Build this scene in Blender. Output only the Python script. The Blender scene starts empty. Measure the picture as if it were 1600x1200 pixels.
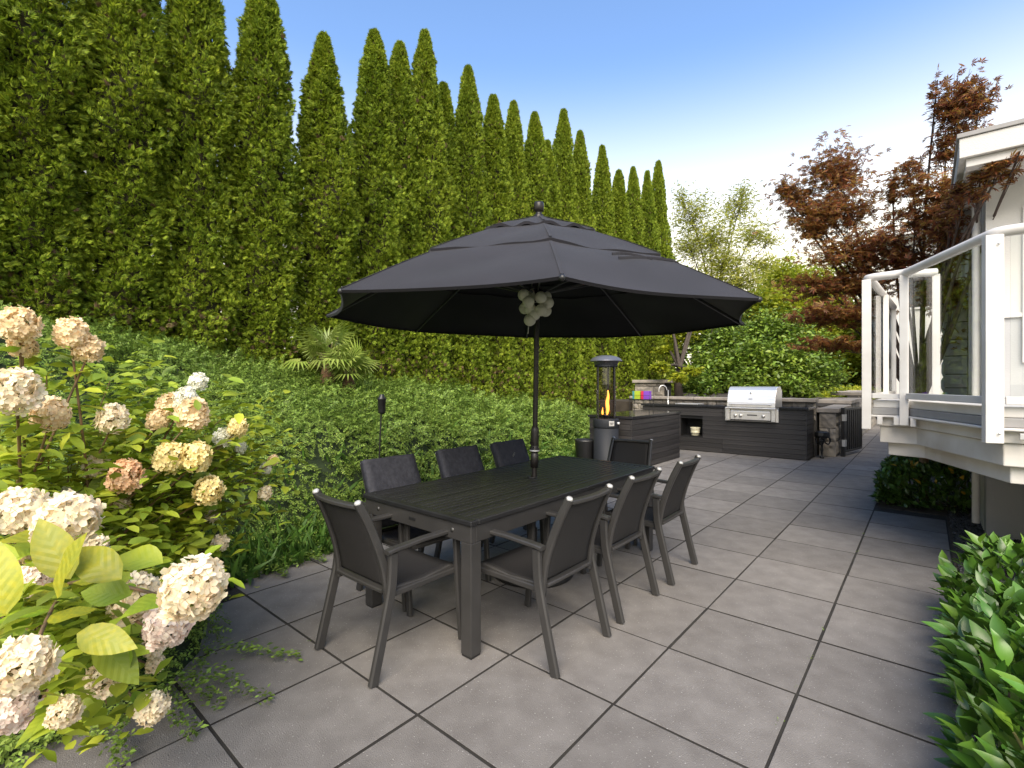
import bpy, math, random
import numpy as np
from mathutils import Vector, Matrix

# ------------------------------------------------------------------ camera, sky, sun, exposure
scene = bpy.context.scene
col = scene.collection
R = math.radians
random.seed(7)
rng = np.random.default_rng(11)

CAM_H = 1.428                                   # eye height above the paving
YAW = R(40.47)                                  # world axes follow the paving joints, the camera looks between them
cam_data = bpy.data.cameras.new('camera')
cam_data.sensor_width = 36.0
cam_data.lens = 36.0 * 759 / 1600
cam_data.clip_start = 0.05
cam_data.clip_end = 4000
cam = bpy.data.objects.new('camera', cam_data)
cam.location = (0, 0, CAM_H)
cam.rotation_euler = (R(90), 0, YAW)
col.objects.link(cam)
scene.camera = cam

SUN_ELEV = R(44)
SUN_DIR_OFFSET = R(184)                         # sun stands to the right of the view direction
world = bpy.data.worlds.new('World')
scene.world = world
world.use_nodes = True
wn, wl = world.node_tree.nodes, world.node_tree.links
bg = wn['Background']
sky = wn.new('ShaderNodeTexSky')
sky.sky_type = 'NISHITA'
sky.sun_disc = False
sky.sun_elevation = SUN_ELEV
sky.altitude = 0
sky.air_density = 1.0
sky.dust_density = 0.1
sky.ozone_density = 4.0
# pale evening haze low over the horizon, the same all the way round
wtc = wn.new('ShaderNodeTexCoord'); wsep = wn.new('ShaderNodeSeparateXYZ'); wl.new(wtc.outputs['Generated'], wsep.inputs[0])
wr = wn.new('ShaderNodeMapRange'); wr.interpolation_type = 'SMOOTHSTEP'
wr.inputs[1].default_value = .16; wr.inputs[2].default_value = .56; wr.inputs[3].default_value = .97; wr.inputs[4].default_value = 0.
wl.new(wsep.outputs['Z'], wr.inputs[0])
wmix = wn.new('ShaderNodeMix'); wmix.data_type = 'RGBA'; wmix.inputs[7].default_value = (5.3, 4.85, 3.8, 1)
wl.new(wr.outputs[0], wmix.inputs[0]); wl.new(sky.outputs[0], wmix.inputs[6]); wl.new(wmix.outputs[2], bg.inputs[0])
bg.inputs[1].default_value = 0.125
az = YAW - SUN_DIR_OFFSET                       # angle of the sun's azimuth measured ccw from +Y
sun_vec = Vector((-math.sin(az) * math.cos(SUN_ELEV), math.cos(az) * math.cos(SUN_ELEV), math.sin(SUN_ELEV)))
sky.sun_rotation = -az                          # Nishita turns clockwise from +Y
sd = bpy.data.lights.new('sun', 'SUN')
sd.energy = 2.75
sd.angle = R(48)
sd.color = (1.0, 0.88, 0.69)
sun = bpy.data.objects.new('sun', sd)
sun.rotation_euler = sun_vec.to_track_quat('Z', 'Y').to_euler()
sun.location = (0, 0, 20)
col.objects.link(sun)
scene.view_settings.view_transform = 'Standard'
scene.view_settings.look = 'None'
scene.view_settings.exposure = 1.48
scene.view_settings.gamma = 1.0

CY, SY = math.cos(YAW), math.sin(YAW)
def at(u, v, d):
    """world point seen at photo position (u, v) that stands d metres in front of the camera"""
    X = (u - 800) * d / 759
    return Vector((X * CY - d * SY, X * SY + d * CY, CAM_H - (v - 600) * d / 759))

# ------------------------------------------------------------------ materials
MATS = {}
def mat(name, c, rough=.6, metal=0., c2=None, nscale=6., island=0., objrand=0., bump=0., bscale=60., spec=.5,
        transl=0., speck=None, stretch=None, hue=0., sheen=0.):
    m = bpy.data.materials.new(name); m.use_nodes = True
    n, l = m.node_tree.nodes, m.node_tree.links
    b = n['Principled BSDF']; out = n['Material Output']
    b.inputs['Roughness'].default_value = rough
    b.inputs['Metallic'].default_value = metal
    b.inputs['Specular IOR Level'].default_value = spec
    if sheen: b.inputs['Sheen Weight'].default_value = sheen
    tc = n.new('ShaderNodeTexCoord')
    vec = tc.outputs['Object']
    if stretch:
        mp = n.new('ShaderNodeMapping'); mp.inputs['Scale'].default_value = stretch
        l.new(vec, mp.inputs['Vector']); vec = mp.outputs[0]
    base = n.new('ShaderNodeMix'); base.data_type = 'RGBA'
    base.inputs[6].default_value = (*c, 1); base.inputs[7].default_value = (*(c2 or c), 1)
    base.inputs[0].default_value = 0
    colout = base.outputs[2]
    if c2:
        nz = n.new('ShaderNodeTexNoise'); nz.inputs['Scale'].default_value = nscale; nz.inputs['Detail'].default_value = 5
        rp = n.new('ShaderNodeMapRange'); rp.inputs[1].default_value = .35; rp.inputs[2].default_value = .65
        l.new(vec, nz.inputs['Vector']); l.new(nz.outputs[0], rp.inputs[0])
        fac = rp.outputs[0]
        if island:
            g = n.new('ShaderNodeNewGeometry')
            mm = n.new('ShaderNodeMix'); mm.inputs[0].default_value = .6
            l.new(fac, mm.inputs[2]); l.new(g.outputs['Random Per Island'], mm.inputs[3]); fac = mm.outputs[0]
        l.new(fac, base.inputs[0])
    if island or objrand:
        hs = n.new('ShaderNodeHueSaturation')
        mr = n.new('ShaderNodeMapRange')
        a = max(island, objrand)
        mr.inputs[3].default_value = 1 - a; mr.inputs[4].default_value = 1 + a
        if island:
            g = n.new('ShaderNodeNewGeometry'); l.new(g.outputs['Random Per Island'], mr.inputs[0])
        else:
            g = n.new('ShaderNodeObjectInfo'); l.new(g.outputs['Random'], mr.inputs[0])
        l.new(mr.outputs[0], hs.inputs['Value']); l.new(colout, hs.inputs['Color'])
        if hue:
            mh = n.new('ShaderNodeMapRange'); mh.inputs[3].default_value = .5 - hue; mh.inputs[4].default_value = .5 + hue
            ml = n.new('ShaderNodeMath'); ml.operation = 'FRACT'
            mu = n.new('ShaderNodeMath'); mu.operation = 'MULTIPLY'; mu.inputs[1].default_value = 7.31
            src = g.outputs['Random Per Island'] if island else g.outputs['Random']
            l.new(src, mu.inputs[0]); l.new(mu.outputs[0], ml.inputs[0]); l.new(ml.outputs[0], mh.inputs[0]); l.new(mh.outputs[0], hs.inputs['Hue'])
        colout = hs.outputs[0]
    if speck:
        sc_, thr, scol = speck
        v = n.new('ShaderNodeTexNoise'); v.inputs['Scale'].default_value = sc_; v.inputs['Detail'].default_value = 2
        mr = n.new('ShaderNodeMapRange'); mr.inputs[1].default_value = thr; mr.inputs[2].default_value = thr + .06
        mx = n.new('ShaderNodeMix'); mx.data_type = 'RGBA'; mx.inputs[7].default_value = (*scol, 1)
        l.new(tc.outputs['Object'], v.inputs['Vector']); l.new(v.outputs[0], mr.inputs[0]); l.new(mr.outputs[0], mx.inputs[0]); l.new(colout, mx.inputs[6])
        colout = mx.outputs[2]
    l.new(colout, b.inputs['Base Color'])
    if bump:
        nb = n.new('ShaderNodeTexNoise'); nb.inputs['Scale'].default_value = bscale; nb.inputs['Detail'].default_value = 6
        bp = n.new('ShaderNodeBump'); bp.inputs['Strength'].default_value = bump; bp.inputs['Distance'].default_value = .01
        l.new(vec, nb.inputs['Vector']); l.new(nb.outputs[0], bp.inputs['Height']); l.new(bp.outputs[0], b.inputs['Normal'])
    if transl:
        t = n.new('ShaderNodeBsdfTranslucent'); l.new(colout, t.inputs['Color'])
        ms = n.new('ShaderNodeMixShader'); ms.inputs[0].default_value = transl
        l.new(b.outputs[0], ms.inputs[1]); l.new(t.outputs[0], ms.inputs[2]); l.new(ms.outputs[0], out.inputs['Surface'])
    MATS[name] = m
    return m

def glass_mat(name, tint=(.97, .985, .98), rough=0.0, mixf=.12):
    m = bpy.data.materials.new(name); m.use_nodes = True
    n, l = m.node_tree.nodes, m.node_tree.links
    n.remove(n['Principled BSDF'])
    t = n.new('ShaderNodeBsdfTransparent'); t.inputs[0].default_value = (*tint, 1)
    g = n.new('ShaderNodeBsdfGlossy'); g.inputs['Roughness'].default_value = rough
    f = n.new('ShaderNodeLayerWeight'); f.inputs[0].default_value = .5
    pw = n.new('ShaderNodeMath'); pw.operation = 'POWER'; pw.inputs[1].default_value = 4.5
    l.new(f.outputs['Facing'], pw.inputs[0])
    a = n.new('ShaderNodeMath'); a.operation = 'MULTIPLY_ADD'; a.inputs[1].default_value = .85; a.inputs[2].default_value = mixf * .4
    l.new(pw.outputs[0], a.inputs[0])
    x = n.new('ShaderNodeMixShader')
    l.new(a.outputs[0], x.inputs[0]); l.new(t.outputs[0], x.inputs[1]); l.new(g.outputs[0], x.inputs[2])
    l.new(x.outputs[0], n['Material Output'].inputs['Surface'])
    return m

M_paver = mat('paver', (.146, .135, .128), .84, c2=(.188, .176, .167), nscale=7.0, objrand=.15, bump=.6, bscale=210, speck=(110, .665, (.40, .385, .37)), spec=.35)
M_soil = mat('soil', (.030, .022, .016), .95, c2=(.05, .04, .03), bump=.6, bscale=40)
M_joint = mat('joint_sand', (.014, .012, .011), .95, c2=(.03, .027, .022), bump=.5, bscale=200)
M_terrain = mat('terrain', (.05, .07, .03), .95, c2=(.07, .08, .04), nscale=.4)
M_gravel = mat('gravel', (.025, .025, .027), .7, c2=(.06, .06, .062), island=.35)
M_grey = mat('grey_aluminium', (.036, .0345, .034), .40, c2=(.030, .029, .0285), nscale=9, spec=.5)
M_cap = mat('bare_aluminium', (.50, .50, .50), .4, metal=.3)
M_sling = mat('sling_mesh', (.017, .016, .017), .7, c2=(.024, .023, .023), nscale=300, bump=.25, bscale=500, spec=.3)
M_cover = mat('blue_black_cover', (.022, .023, .031), .75, c2=(.036, .037, .048), nscale=35, bump=.3, bscale=120, spec=.35)
M_slat = mat('black_slat', (.010, .010, .011), .38, c2=(.016, .016, .017), nscale=7, stretch=(1, .12, 1), objrand=.25)
M_black = mat('black_powdercoat', (.012, .012, .013), .4, c2=(.016, .016, .017), nscale=12)
M_fabric = mat('umbrella_fabric', (.0125, .0120, .0160), .85, c2=(.0175, .0165, .022), nscale=3, bump=.15, bscale=420, speck=(60, .78, (.20, .20, .20)), spec=.25, sheen=.1)
M_bronze = mat('dark_bronze', (.020, .017, .016), .38, metal=.3)
M_steelrod = mat('rib_metal', (.12, .12, .13), .4, metal=.6)
M_plank = mat('charcoal_plank', (.018, .017, .018), .55, c2=(.034, .031, .031), nscale=5, stretch=(.25, .25, 5), objrand=.28, bump=.4, bscale=24)
M_granite = mat('black_granite', (.012, .012, .014), .12, c2=(.03, .03, .034), nscale=180, spec=.6)
M_steel = mat('stainless_steel', (.84, .82, .79), .42, metal=.75, c2=(.72, .70, .68), nscale=4, stretch=(1, 40, 40))
M_heater = mat('heater_graphite', (.017, .019, .024), .6, c2=(.014, .016, .020), nscale=5, spec=.3)
M_heatcap = mat('heater_cap', (.13, .135, .16), .35, metal=.4)
M_glass = glass_mat('clear_glass')
M_tube = glass_mat('heater_glass', (.80, .74, .76), 0, .15)
M_white = mat('white_paint', (.64, .62, .60), .5, c2=(.55, .525, .50), nscale=3.5, bump=.08, bscale=30)
M_whitedirty = mat('weathered_white_paint', (.63, .61, .58), .55, c2=(.47, .43, .38), nscale=2.6, bump=.12, bscale=25)
M_stucco = mat('white_stucco', (.62, .60, .575), .85, c2=(.55, .53, .505), nscale=1.5, bump=.35, bscale=130)
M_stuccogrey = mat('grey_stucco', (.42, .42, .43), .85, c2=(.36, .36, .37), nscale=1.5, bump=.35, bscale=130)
M_ledge = mat('grey_membrane', (.30, .29, .29), .7, c2=(.25, .245, .24))
M_stone = mat('granite_block', (.17, .155, .14), .9, c2=(.33, .29, .24), nscale=7, objrand=.25, bump=.9, bscale=22)
M_stonecap = mat('stone_coping', (.34, .30, .26), .85, c2=(.24, .215, .19), nscale=5, objrand=.15, bump=.6, bscale=30)
M_stonegrey = mat('grey_split_stone', (.42, .42, .43), .9, c2=(.55, .55, .54), nscale=6, objrand=.2, bump=.9, bscale=18)
M_bark = mat('bark', (.035, .025, .018), .9, c2=(.065, .05, .038), nscale=12, bump=.9, bscale=30, stretch=(3, 3, .6))
M_barkred = mat('maple_bark', (.045, .030, .026), .85, c2=(.085, .06, .05), nscale=14, bump=.7, bscale=30)
M_stem = mat('woody_stem', (.20, .11, .06), .7, c2=(.13, .09, .04), nscale=20)
M_gstem = mat('green_stem', (.16, .15, .05), .6)
M_cedar = mat('cedar_spray', (.128, .205, .016), .65, c2=(.285, .350, .028), nscale=1.4, island=.40, transl=.32, hue=.015, spec=.25)
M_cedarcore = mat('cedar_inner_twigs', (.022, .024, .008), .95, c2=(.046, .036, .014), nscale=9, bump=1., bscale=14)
M_cedarbrown = mat('cedar_dry_spray', (.16, .095, .045), .8, c2=(.10, .075, .03), island=.3, transl=.15)
M_gcov = mat('cotoneaster_leaf', (.092, .160, .024), .5, c2=(.205, .295, .054), nscale=.9, island=.45, transl=.2, hue=.012, spec=.25)
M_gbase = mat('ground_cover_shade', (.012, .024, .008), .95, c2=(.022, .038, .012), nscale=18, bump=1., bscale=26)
M_grass = mat('border_grass', (.050, .120, .020), .5, c2=(.105, .210, .030), nscale=1.5, island=.3, transl=.3)
M_hleaf = mat('hydrangea_leaf', (.200, .300, .022), .48, c2=(.370, .430, .030), nscale=1.2, objrand=.25, transl=.32, hue=.015, bump=.12, bscale=60)
M_hleafy = mat('hydrangea_leaf_yellow', (.42, .40, .022), .48, c2=(.30, .33, .03), nscale=9, objrand=.15, transl=.35, bump=.12, bscale=60)
M_hleafs = mat('hydrangea_foliage', (.200, .300, .024), .5, c2=(.400, .450, .036), nscale=1.2, island=.3, transl=.32, hue=.015)
M_petal = {k: mat('petal_' + k, a, .6, c2=b, nscale=nsc, island=.10, transl=.30, spec=.25) for k, a, b, nsc in (
    ('cream', (.93, .88, .62), (.90, .72, .55), 5), ('white', (.92, .91, .84), (.88, .86, .68), 5),
    ('tan', (.86, .62, .34), (.92, .80, .54), 6), ('peach', (.82, .46, .25), (.88, .66, .42), 6),
    ('yellow', (.90, .80, .36), (.92, .74, .40), 6), ('pink', (.90, .70, .62), (.92, .86, .74), 5))}
M_laurel = mat('laurel_leaf', (.045, .120, .012), .34, c2=(.125, .240, .024), nscale=2.5, objrand=.35, transl=.16, hue=.012, spec=.55)
M_laurels = mat('laurel_foliage', (.035, .100, .012), .36, c2=(.100, .205, .022), nscale=2.5, island=.35, transl=.16, hue=.012, spec=.55)
M_box = mat('skimmia_leaf', (.040, .095, .014), .35, c2=(.090, .165, .026), nscale=2.5, objrand=.35, transl=.14, hue=.012, spec=.5)
M_boxs = mat('skimmia_foliage', (.032, .078, .012), .36, c2=(.075, .140, .02), nscale=2.5, island=.35, transl=.14, spec=.5)
M_orange = mat('yellowed_leaf', (.62, .36, .03), .5, objrand=.2, transl=.3)
M_maple = mat('maple_leaf', (.150, .042, .036), .5, c2=(.330, .175, .036), nscale=.9, island=.35, transl=.5, hue=.035)
M_shrub = mat('camellia_leaf', (.075, .145, .014), .5, c2=(.205, .290, .028), nscale=.8, island=.4, transl=.2, hue=.015)
M_willow = mat('willow_leaf', (.25, .29, .035), .5, c2=(.40, .40, .06), nscale=.5, island=.3, transl=.5, hue=.015)
M_lime = mat('lime_leaf', (.24, .32, .02), .5, c2=(.42, .43, .03), nscale=.8, island=.3, transl=.5, hue=.015)
M_midgreen = mat('mid_green_leaf', (.10, .17, .02), .5, c2=(.22, .28, .035), nscale=.5, island=.3, transl=.3, hue=.015)
M_redshrub = mat('red_shrub_leaf', (.30, .045, .035), .5, c2=(.36, .10, .05), island=.3, transl=.3)
M_palm = mat('palm_leaf', (.17, .25, .035), .45, c2=(.30, .36, .08), nscale=3, objrand=.25, transl=.2)
M_palmtrunk = mat('palm_fibre', (.12, .065, .03), .95, c2=(.07, .04, .02), nscale=25, bump=1., bscale=40)
M_ball = mat('frosted_ball', (.93, .91, .76), .5, transl=.12)
M_bulbcord = mat('pale_cord', (.5, .5, .46), .6)

def add_veins(m, k=30.):
    n, l = m.node_tree.nodes, m.node_tree.links; b = n['Principled BSDF']
    tc = n.new('ShaderNodeTexCoord'); sp = n.new('ShaderNodeSeparateXYZ'); l.new(tc.outputs['Object'], sp.inputs[0])
    ab = n.new('ShaderNodeMath'); ab.operation = 'ABSOLUTE'; l.new(sp.outputs[1], ab.inputs[0])
    f = n.new('ShaderNodeMath'); f.operation = 'MULTIPLY_ADD'; f.inputs[1].default_value = -1.1; l.new(ab.outputs[0], f.inputs[0]); l.new(sp.outputs[0], f.inputs[2])
    g = n.new('ShaderNodeMath'); g.operation = 'MULTIPLY'; g.inputs[1].default_value = k*2; l.new(f.outputs[0], g.inputs[0])
    sn = n.new('ShaderNodeMath'); sn.operation = 'SINE'; l.new(g.outputs[0], sn.inputs[0])
    mr = n.new('ShaderNodeMapRange'); mr.inputs[1].default_value = .8; mr.inputs[2].default_value = 1.; l.new(sn.outputs[0], mr.inputs[0])
    mid = n.new('ShaderNodeMapRange'); mid.inputs[1].default_value = .012; mid.inputs[2].default_value = .004; l.new(ab.outputs[0], mid.inputs[0])
    mx = n.new('ShaderNodeMath'); mx.operation = 'MAXIMUM'; l.new(mr.outputs[0], mx.inputs[0]); l.new(mid.outputs[0], mx.inputs[1])
    src = b.inputs['Base Color'].links[0].from_socket
    mc = n.new('ShaderNodeMix'); mc.data_type = 'RGBA'; mc.blend_type = 'MIX'; mc.inputs[7].default_value = (.42, .46, .10, 1)
    sc = n.new('ShaderNodeMath'); sc.operation = 'MULTIPLY'; sc.inputs[1].default_value = .05; l.new(mx.outputs[0], sc.inputs[0]); l.new(sc.outputs[0], mc.inputs[0])
    l.new(src, mc.inputs[6]); l.new(mc.outputs[2], b.inputs['Base Color'])
    bp = n.new('ShaderNodeBump'); bp.inputs['Strength'].default_value = .10; bp.inputs['Distance'].default_value = .02; bp.invert = True
    l.new(sn.outputs[0], bp.inputs['Height']); l.new(bp.outputs[0], b.inputs['Normal'])
for m in (M_hleaf, M_hleafy): add_veins(m, 22.)
add_veins(M_laurel, 20.)

# ------------------------------------------------------------------ mesh helpers
class MB:
    def __init__(s): s.v = []; s.f = []; s.sm = []; s.mi = []
    def add(s, vs, fs, smooth=False, mi=0):
        o = len(s.v); s.v += [tuple(v) for v in vs]
        for f in fs: s.f.append(tuple(i + o for i in f)); s.sm.append(smooth); s.mi.append(mi)
    def box(s, x0, x1, y0, y1, z0, z1, mi=0):
        s.add([(x0,y0,z0),(x1,y0,z0),(x1,y1,z0),(x0,y1,z0),(x0,y0,z1),(x1,y0,z1),(x1,y1,z1),(x0,y1,z1)],
              [(0,3,2,1),(4,5,6,7),(0,1,5,4),(1,2,6,5),(2,3,7,6),(3,0,4,7)], False, mi)
    def prism(s, poly, z0, z1, mi=0):
        n = len(poly); vs = [(p[0], p[1], z0) for p in poly] + [(p[0], p[1], z1) for p in poly]
        a = sum(poly[i][0]*poly[(i+1)%n][1]-poly[(i+1)%n][0]*poly[i][1] for i in range(n))
        fs = [tuple(range(n-1, -1, -1)), tuple(range(n, 2*n))] + [(i, (i+1)%n, n+(i+1)%n, n+i) for i in range(n)]
        if a < 0: fs = [tuple(reversed(f)) for f in fs]
        s.add(vs, fs, False, mi)
    def sweep(s, path, w, d, side=(1,0,0), ch=.25):
        """chamfered rectangular bar along a path; w along side, d across it"""
        path = [Vector(p) for p in path]; side = Vector(side).normalized(); n = len(path); vs = []
        k = min(w, d) * ch
        prof = [(-w/2+k,-d/2),(w/2-k,-d/2),(w/2,-d/2+k),(w/2,d/2-k),(w/2-k,d/2),(-w/2+k,d/2),(-w/2,d/2-k),(-w/2,-d/2+k)]
        for i in range(n):
            t = (path[min(i+1,n-1)] - path[max(i-1,0)]).normalized()
            sd_ = (side - t*side.dot(t)).normalized(); o = t.cross(sd_)
            for a, b in prof: vs.append(path[i] + sd_*a + o*b)
        fs = []
        for i in range(n-1):
            for j in range(8): fs.append((i*8+j, i*8+(j+1)%8, (i+1)*8+(j+1)%8, (i+1)*8+j))
        fs.append(tuple(range(7,-1,-1))); fs.append(tuple((n-1)*8+j for j in range(8)))
        s.add(vs, fs)
    def tube(s, path, r, seg=10, cap=True, smooth=True):
        path = [Vector(p) for p in path]; n = len(path); vs = []
        rr = r if isinstance(r, (list, tuple)) else [r]*n
        t0 = (path[1]-path[0]).normalized()
        a = t0.orthogonal().normalized()
        for i in range(n):
            t = (path[min(i+1,n-1)] - path[max(i-1,0)]).normalized()
            a = (a - t*a.dot(t)).normalized(); b = t.cross(a)
            for j in range(seg):
                q = 2*math.pi*j/seg; vs.append(path[i] + (a*math.cos(q) + b*math.sin(q))*rr[i])
        fs = [(i*seg+j, i*seg+(j+1)%seg, (i+1)*seg+(j+1)%seg, (i+1)*seg+j) for i in range(n-1) for j in range(seg)]
        s.add(vs, fs, smooth)
        if cap:
            s.add([vs[j] for j in range(seg)], [tuple(range(seg-1,-1,-1))]); s.add([vs[(n-1)*seg+j] for j in range(seg)], [tuple(range(seg))])
    def lathe(s, prof, seg=32, c=(0,0,0), smooth=True):
        n = len(prof); vs = []
        for r, z in prof:
            for j in range(seg):
                q = 2*math.pi*j/seg; vs.append((c[0]+r*math.cos(q), c[1]+r*math.sin(q), c[2]+z))
        fs = [(i*seg+j, i*seg+(j+1)%seg, (i+1)*seg+(j+1)%seg, (i+1)*seg+j) for i in range(n-1) for j in range(seg)]
        s.add(vs, fs, smooth)
    def sphere(s, c, r, seg=16, rings=10, sc=(1,1,1)):
        prof = [(max(r*math.sin(math.pi*i/rings), 1e-4), -r*math.cos(math.pi*i/rings)) for i in range(rings+1)]
        o = MB(); o.lathe(prof, seg)
        s.add([(c[0]+v[0]*sc[0], c[1]+v[1]*sc[1], c[2]+v[2]*sc[2]) for v in o.v], o.f, True)
    def mesh(s, name, mats):
        me = bpy.data.meshes.new(name); me.from_pydata(s.v, [], s.f)
        for m in (mats if isinstance(mats, (list, tuple)) else [mats]): me.materials.append(m)
        me.polygons.foreach_set('use_smooth', s.sm); me.polygons.foreach_set('material_index', s.mi); me.update()
        return me
    def build(s, name, mats, parent=None, bevel=0, loc=None):
        return obj(name, s.mesh(name, mats), parent, bevel, loc)

def obj(name, me, parent=None, bevel=0, loc=None):
    o = bpy.data.objects.new(name, me); col.objects.link(o)
    if parent: o.parent = parent
    if loc is not None: o.location = loc
    if bevel:
        b = o.modifiers.new('bevel', 'BEVEL'); b.width = bevel; b.segments = 2; b.limit_method = 'ANGLE'; b.angle_limit = R(40)
    return o
def tag(o, label=None, cat=None, group=None, kind=None):
    if label: o['label'] = label
    if cat: o['category'] = cat
    if group: o['group'] = group
    if kind: o['kind'] = kind
    return o
def thing(name, label, cat, loc=(0,0,0), rz=0, group=None):
    o = bpy.data.objects.new(name, None); col.objects.link(o); o.empty_display_size = .1
    o.location = loc; o.rotation_euler = (0, 0, rz)
    return tag(o, label, cat, group)
def copy_tree(o, parent=None):
    c = o.copy(); col.objects.link(c); c.parent = parent
    for ch in list(o.children): copy_tree(ch, c)
    return c
def box(name, m, x0, x1, y0, y1, z0, z1, parent=None, bevel=.003):
    """a box with its origin at its centre"""
    b = MB(); hx, hy, hz = (x1-x0)/2, (y1-y0)/2, (z1-z0)/2
    b.box(-hx, hx, -hy, hy, -hz, hz)
    return b.build(name, m, parent, bevel, ((x0+x1)/2, (y0+y1)/2, (z0+z1)/2))
def smooth_path(pts, n=6):
    pts = [Vector(p) for p in pts]; out = []
    for i in range(len(pts)-1):
        p0, p1, p2, p3 = pts[max(i-1,0)], pts[i], pts[i+1], pts[min(i+2,len(pts)-1)]
        for k in range(n):
            t = k/n
            out.append(.5*((2*p1)+(p2-p0)*t+(2*p0-5*p1+4*p2-p3)*t*t+(3*p1-p0-3*p2+p3)*t**3))
    out.append(pts[-1]); return out

# ---- many leaves at once
def unit(a): return a / np.maximum(np.linalg.norm(a, axis=1, keepdims=True), 1e-9)
def leaf_arrays(T, P, X, N, S):
    """template T (verts, uniform faces): x along the leaf, y across, z = its face normal"""
    V, F = np.array(T[0], float), np.array(T[1], int)
    X = unit(X); N = unit(N - X*np.sum(N*X, axis=1, keepdims=True)); Y = np.cross(N, X)
    S = np.broadcast_to(np.asarray(S, float), (len(P),))
    W = P[:,None,:] + S[:,None,None]*(V[None,:,0,None]*X[:,None,:] + V[None,:,1,None]*Y[:,None,:] + V[None,:,2,None]*N[:,None,:])
    FF = F[None] + (np.arange(len(P))*len(V))[:,None,None]
    return W.reshape(-1,3), FF.reshape(-1, F.shape[1])
def np_mesh(name, parts, mats, smooth=False):
    """parts: list of (verts, faces, material index)"""
    me = bpy.data.meshes.new(name)
    nv = sum(len(p[0]) for p in parts)
    me.vertices.add(nv); me.vertices.foreach_set('co', np.concatenate([p[0] for p in parts]).astype(np.float32).ravel())
    loops, starts, mi, o, ls = [], [], [], 0, 0
    for v, f, m in parts:
        k = f.shape[1]; loops.append((f+o).ravel()); starts.append(ls + np.arange(len(f))*k); mi.append(np.full(len(f), m)); o += len(v); ls += f.size
    loops = np.concatenate(loops); starts = np.concatenate(starts)
    me.loops.add(len(loops)); me.loops.foreach_set('vertex_index', loops.astype(np.int32))
    me.polygons.add(len(starts)); me.polygons.foreach_set('loop_start', starts.astype(np.int32))
    for m in mats: me.materials.append(m)
    me.polygons.foreach_set('material_index', np.concatenate(mi).astype(np.int32))
    if smooth: me.polygons.foreach_set('use_smooth', np.ones(len(starts), bool))
    me.update(calc_edges=True); me.validate()
    return me
def rand_unit(n, g=rng): return unit(g.normal(size=(n,3)))

LEAF4 = ([(0,0,0),(.45,.24,.06),(1,0,-.04),(.45,-.24,.06)], [(0,2,1),(0,3,2)])
LEAF_THIN = ([(0,0,0),(.4,.12,.03),(1,0,-.05),(.4,-.12,.03)], [(0,2,1),(0,3,2)])
def leaf_shape(w=.26, fold=.10, droop=.22, n=6):
    """folded pointed leaf, quads either side of the midrib"""
    vs, fs = [], []
    for i in range(n+1):
        t = i/n; hw = w*math.sin(math.pi*min(t**.8, 1))**.9 if 0 < t < 1 else 0.004
        z = -droop*t*t; wv = .035*math.sin(t*9+1)
        vs += [(t, hw, z+fold*hw/w*.6+wv*hw/w), (t, 0, z), (t, -hw, z+fold*hw/w*.6-wv*hw/w)]
    for i in range(n):
        a = i*3; fs += [(a, a+1, a+4, a+3), (a+1, a+2, a+5, a+4)]
    return vs, fs
def spray_shape():
    vs, fs = [], []
    for ang, ln in ((0,1.),(.55,.78),(-.55,.80),(1.05,.5),(-1.05,.52),(.28,.92),(-.28,.86)):
        c, s_ = math.cos(ang), math.sin(ang); o = len(vs); w = .085
        for x, y, z in ((.02,0,0),(.5*ln, w, .05),(ln, 0, -.12*ln),(.5*ln,-w, .05)): vs.append((x*c-y*s_, x*s_+y*c, z + .08*math.sin(3*ang)))
        fs += [(o, o+2, o+1), (o, o+3, o+2)]
    return vs, fs
def palmate_shape():
    vs, fs = [], []
    for ang, ln in ((0,1.),(.62,.86),(-.62,.86),(1.2,.62),(-1.2,.62),(1.8,.36),(-1.8,.36)):
        c, s_ = math.cos(ang), math.sin(ang); o = len(vs); w = .095*ln+.02
        for x, y, z in ((0,0,0),(.5*ln, w, .03),(ln, 0, -.10*ln),(.5*ln,-w, .03)): vs.append((x*c-y*s_, x*s_+y*c, z))
        fs += [(o, o+2, o+1), (o, o+3, o+2)]
    return vs, fs
def sprig_shape(n=8):
    vs, fs = [], []
    for i in range(n):
        t = (i+.5)/n; cx, cz = t, .28*math.sin(t*2.2)-.12*t
        for sgn in (1, -1):
            ang = sgn*(1.0-.5*t) + random.uniform(-.25,.25); c, s_ = math.cos(ang), math.sin(ang); o = len(vs); ln = .215*(1-.3*t); tl = random.uniform(-.5,.7)
            for x, y in ((0,0),(.5*ln,.26*ln),(ln,0),(.5*ln,-.26*ln)): vs.append((cx+x*c-y*s_, x*s_+y*c, cz + tl*x + abs(y)*.2))
            fs += [(o, o+2, o+1), (o, o+3, o+2)]
    return vs, fs

# ------------------------------------------------------------------ the ground
S = .61; GX, GY = -1.062, 2.551                 # paving module and one of its joints crossings
b = MB(); b.box(-1500, 1500, -1500, 1500, -1.2, -.12); tag(b.build('terrain', M_terrain), kind='structure', label='green ground stretching away beyond the garden')
EDGE = [(-6,-2.35),(.55,-2.55),(.85,-2.75),(1.25,-3.75),(2.2,-3.87),(4.5,-4.0),(7,-4.5),(9.5,-5.2),(11,-5.6),(30,-6)]
def edge(y): return float(np.interp(y, [e[0] for e in EDGE], [e[1] for e in EDGE]))
b = MB(); b.box(-6.4, 2.2, -3, 26, -.119, -.0035)
patio = tag(b.build('patio', M_joint), 'grey square concrete paver patio and path beside the garden bank', kind='structure')
pm = MB(); hs = (S-.0125)/2; pm.box(-hs, hs, -hs, hs, -.035, 0); pm.mi = [1,0,1,1,1,1]; pmesh = pm.mesh('paver', [M_paver, M_joint])
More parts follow.
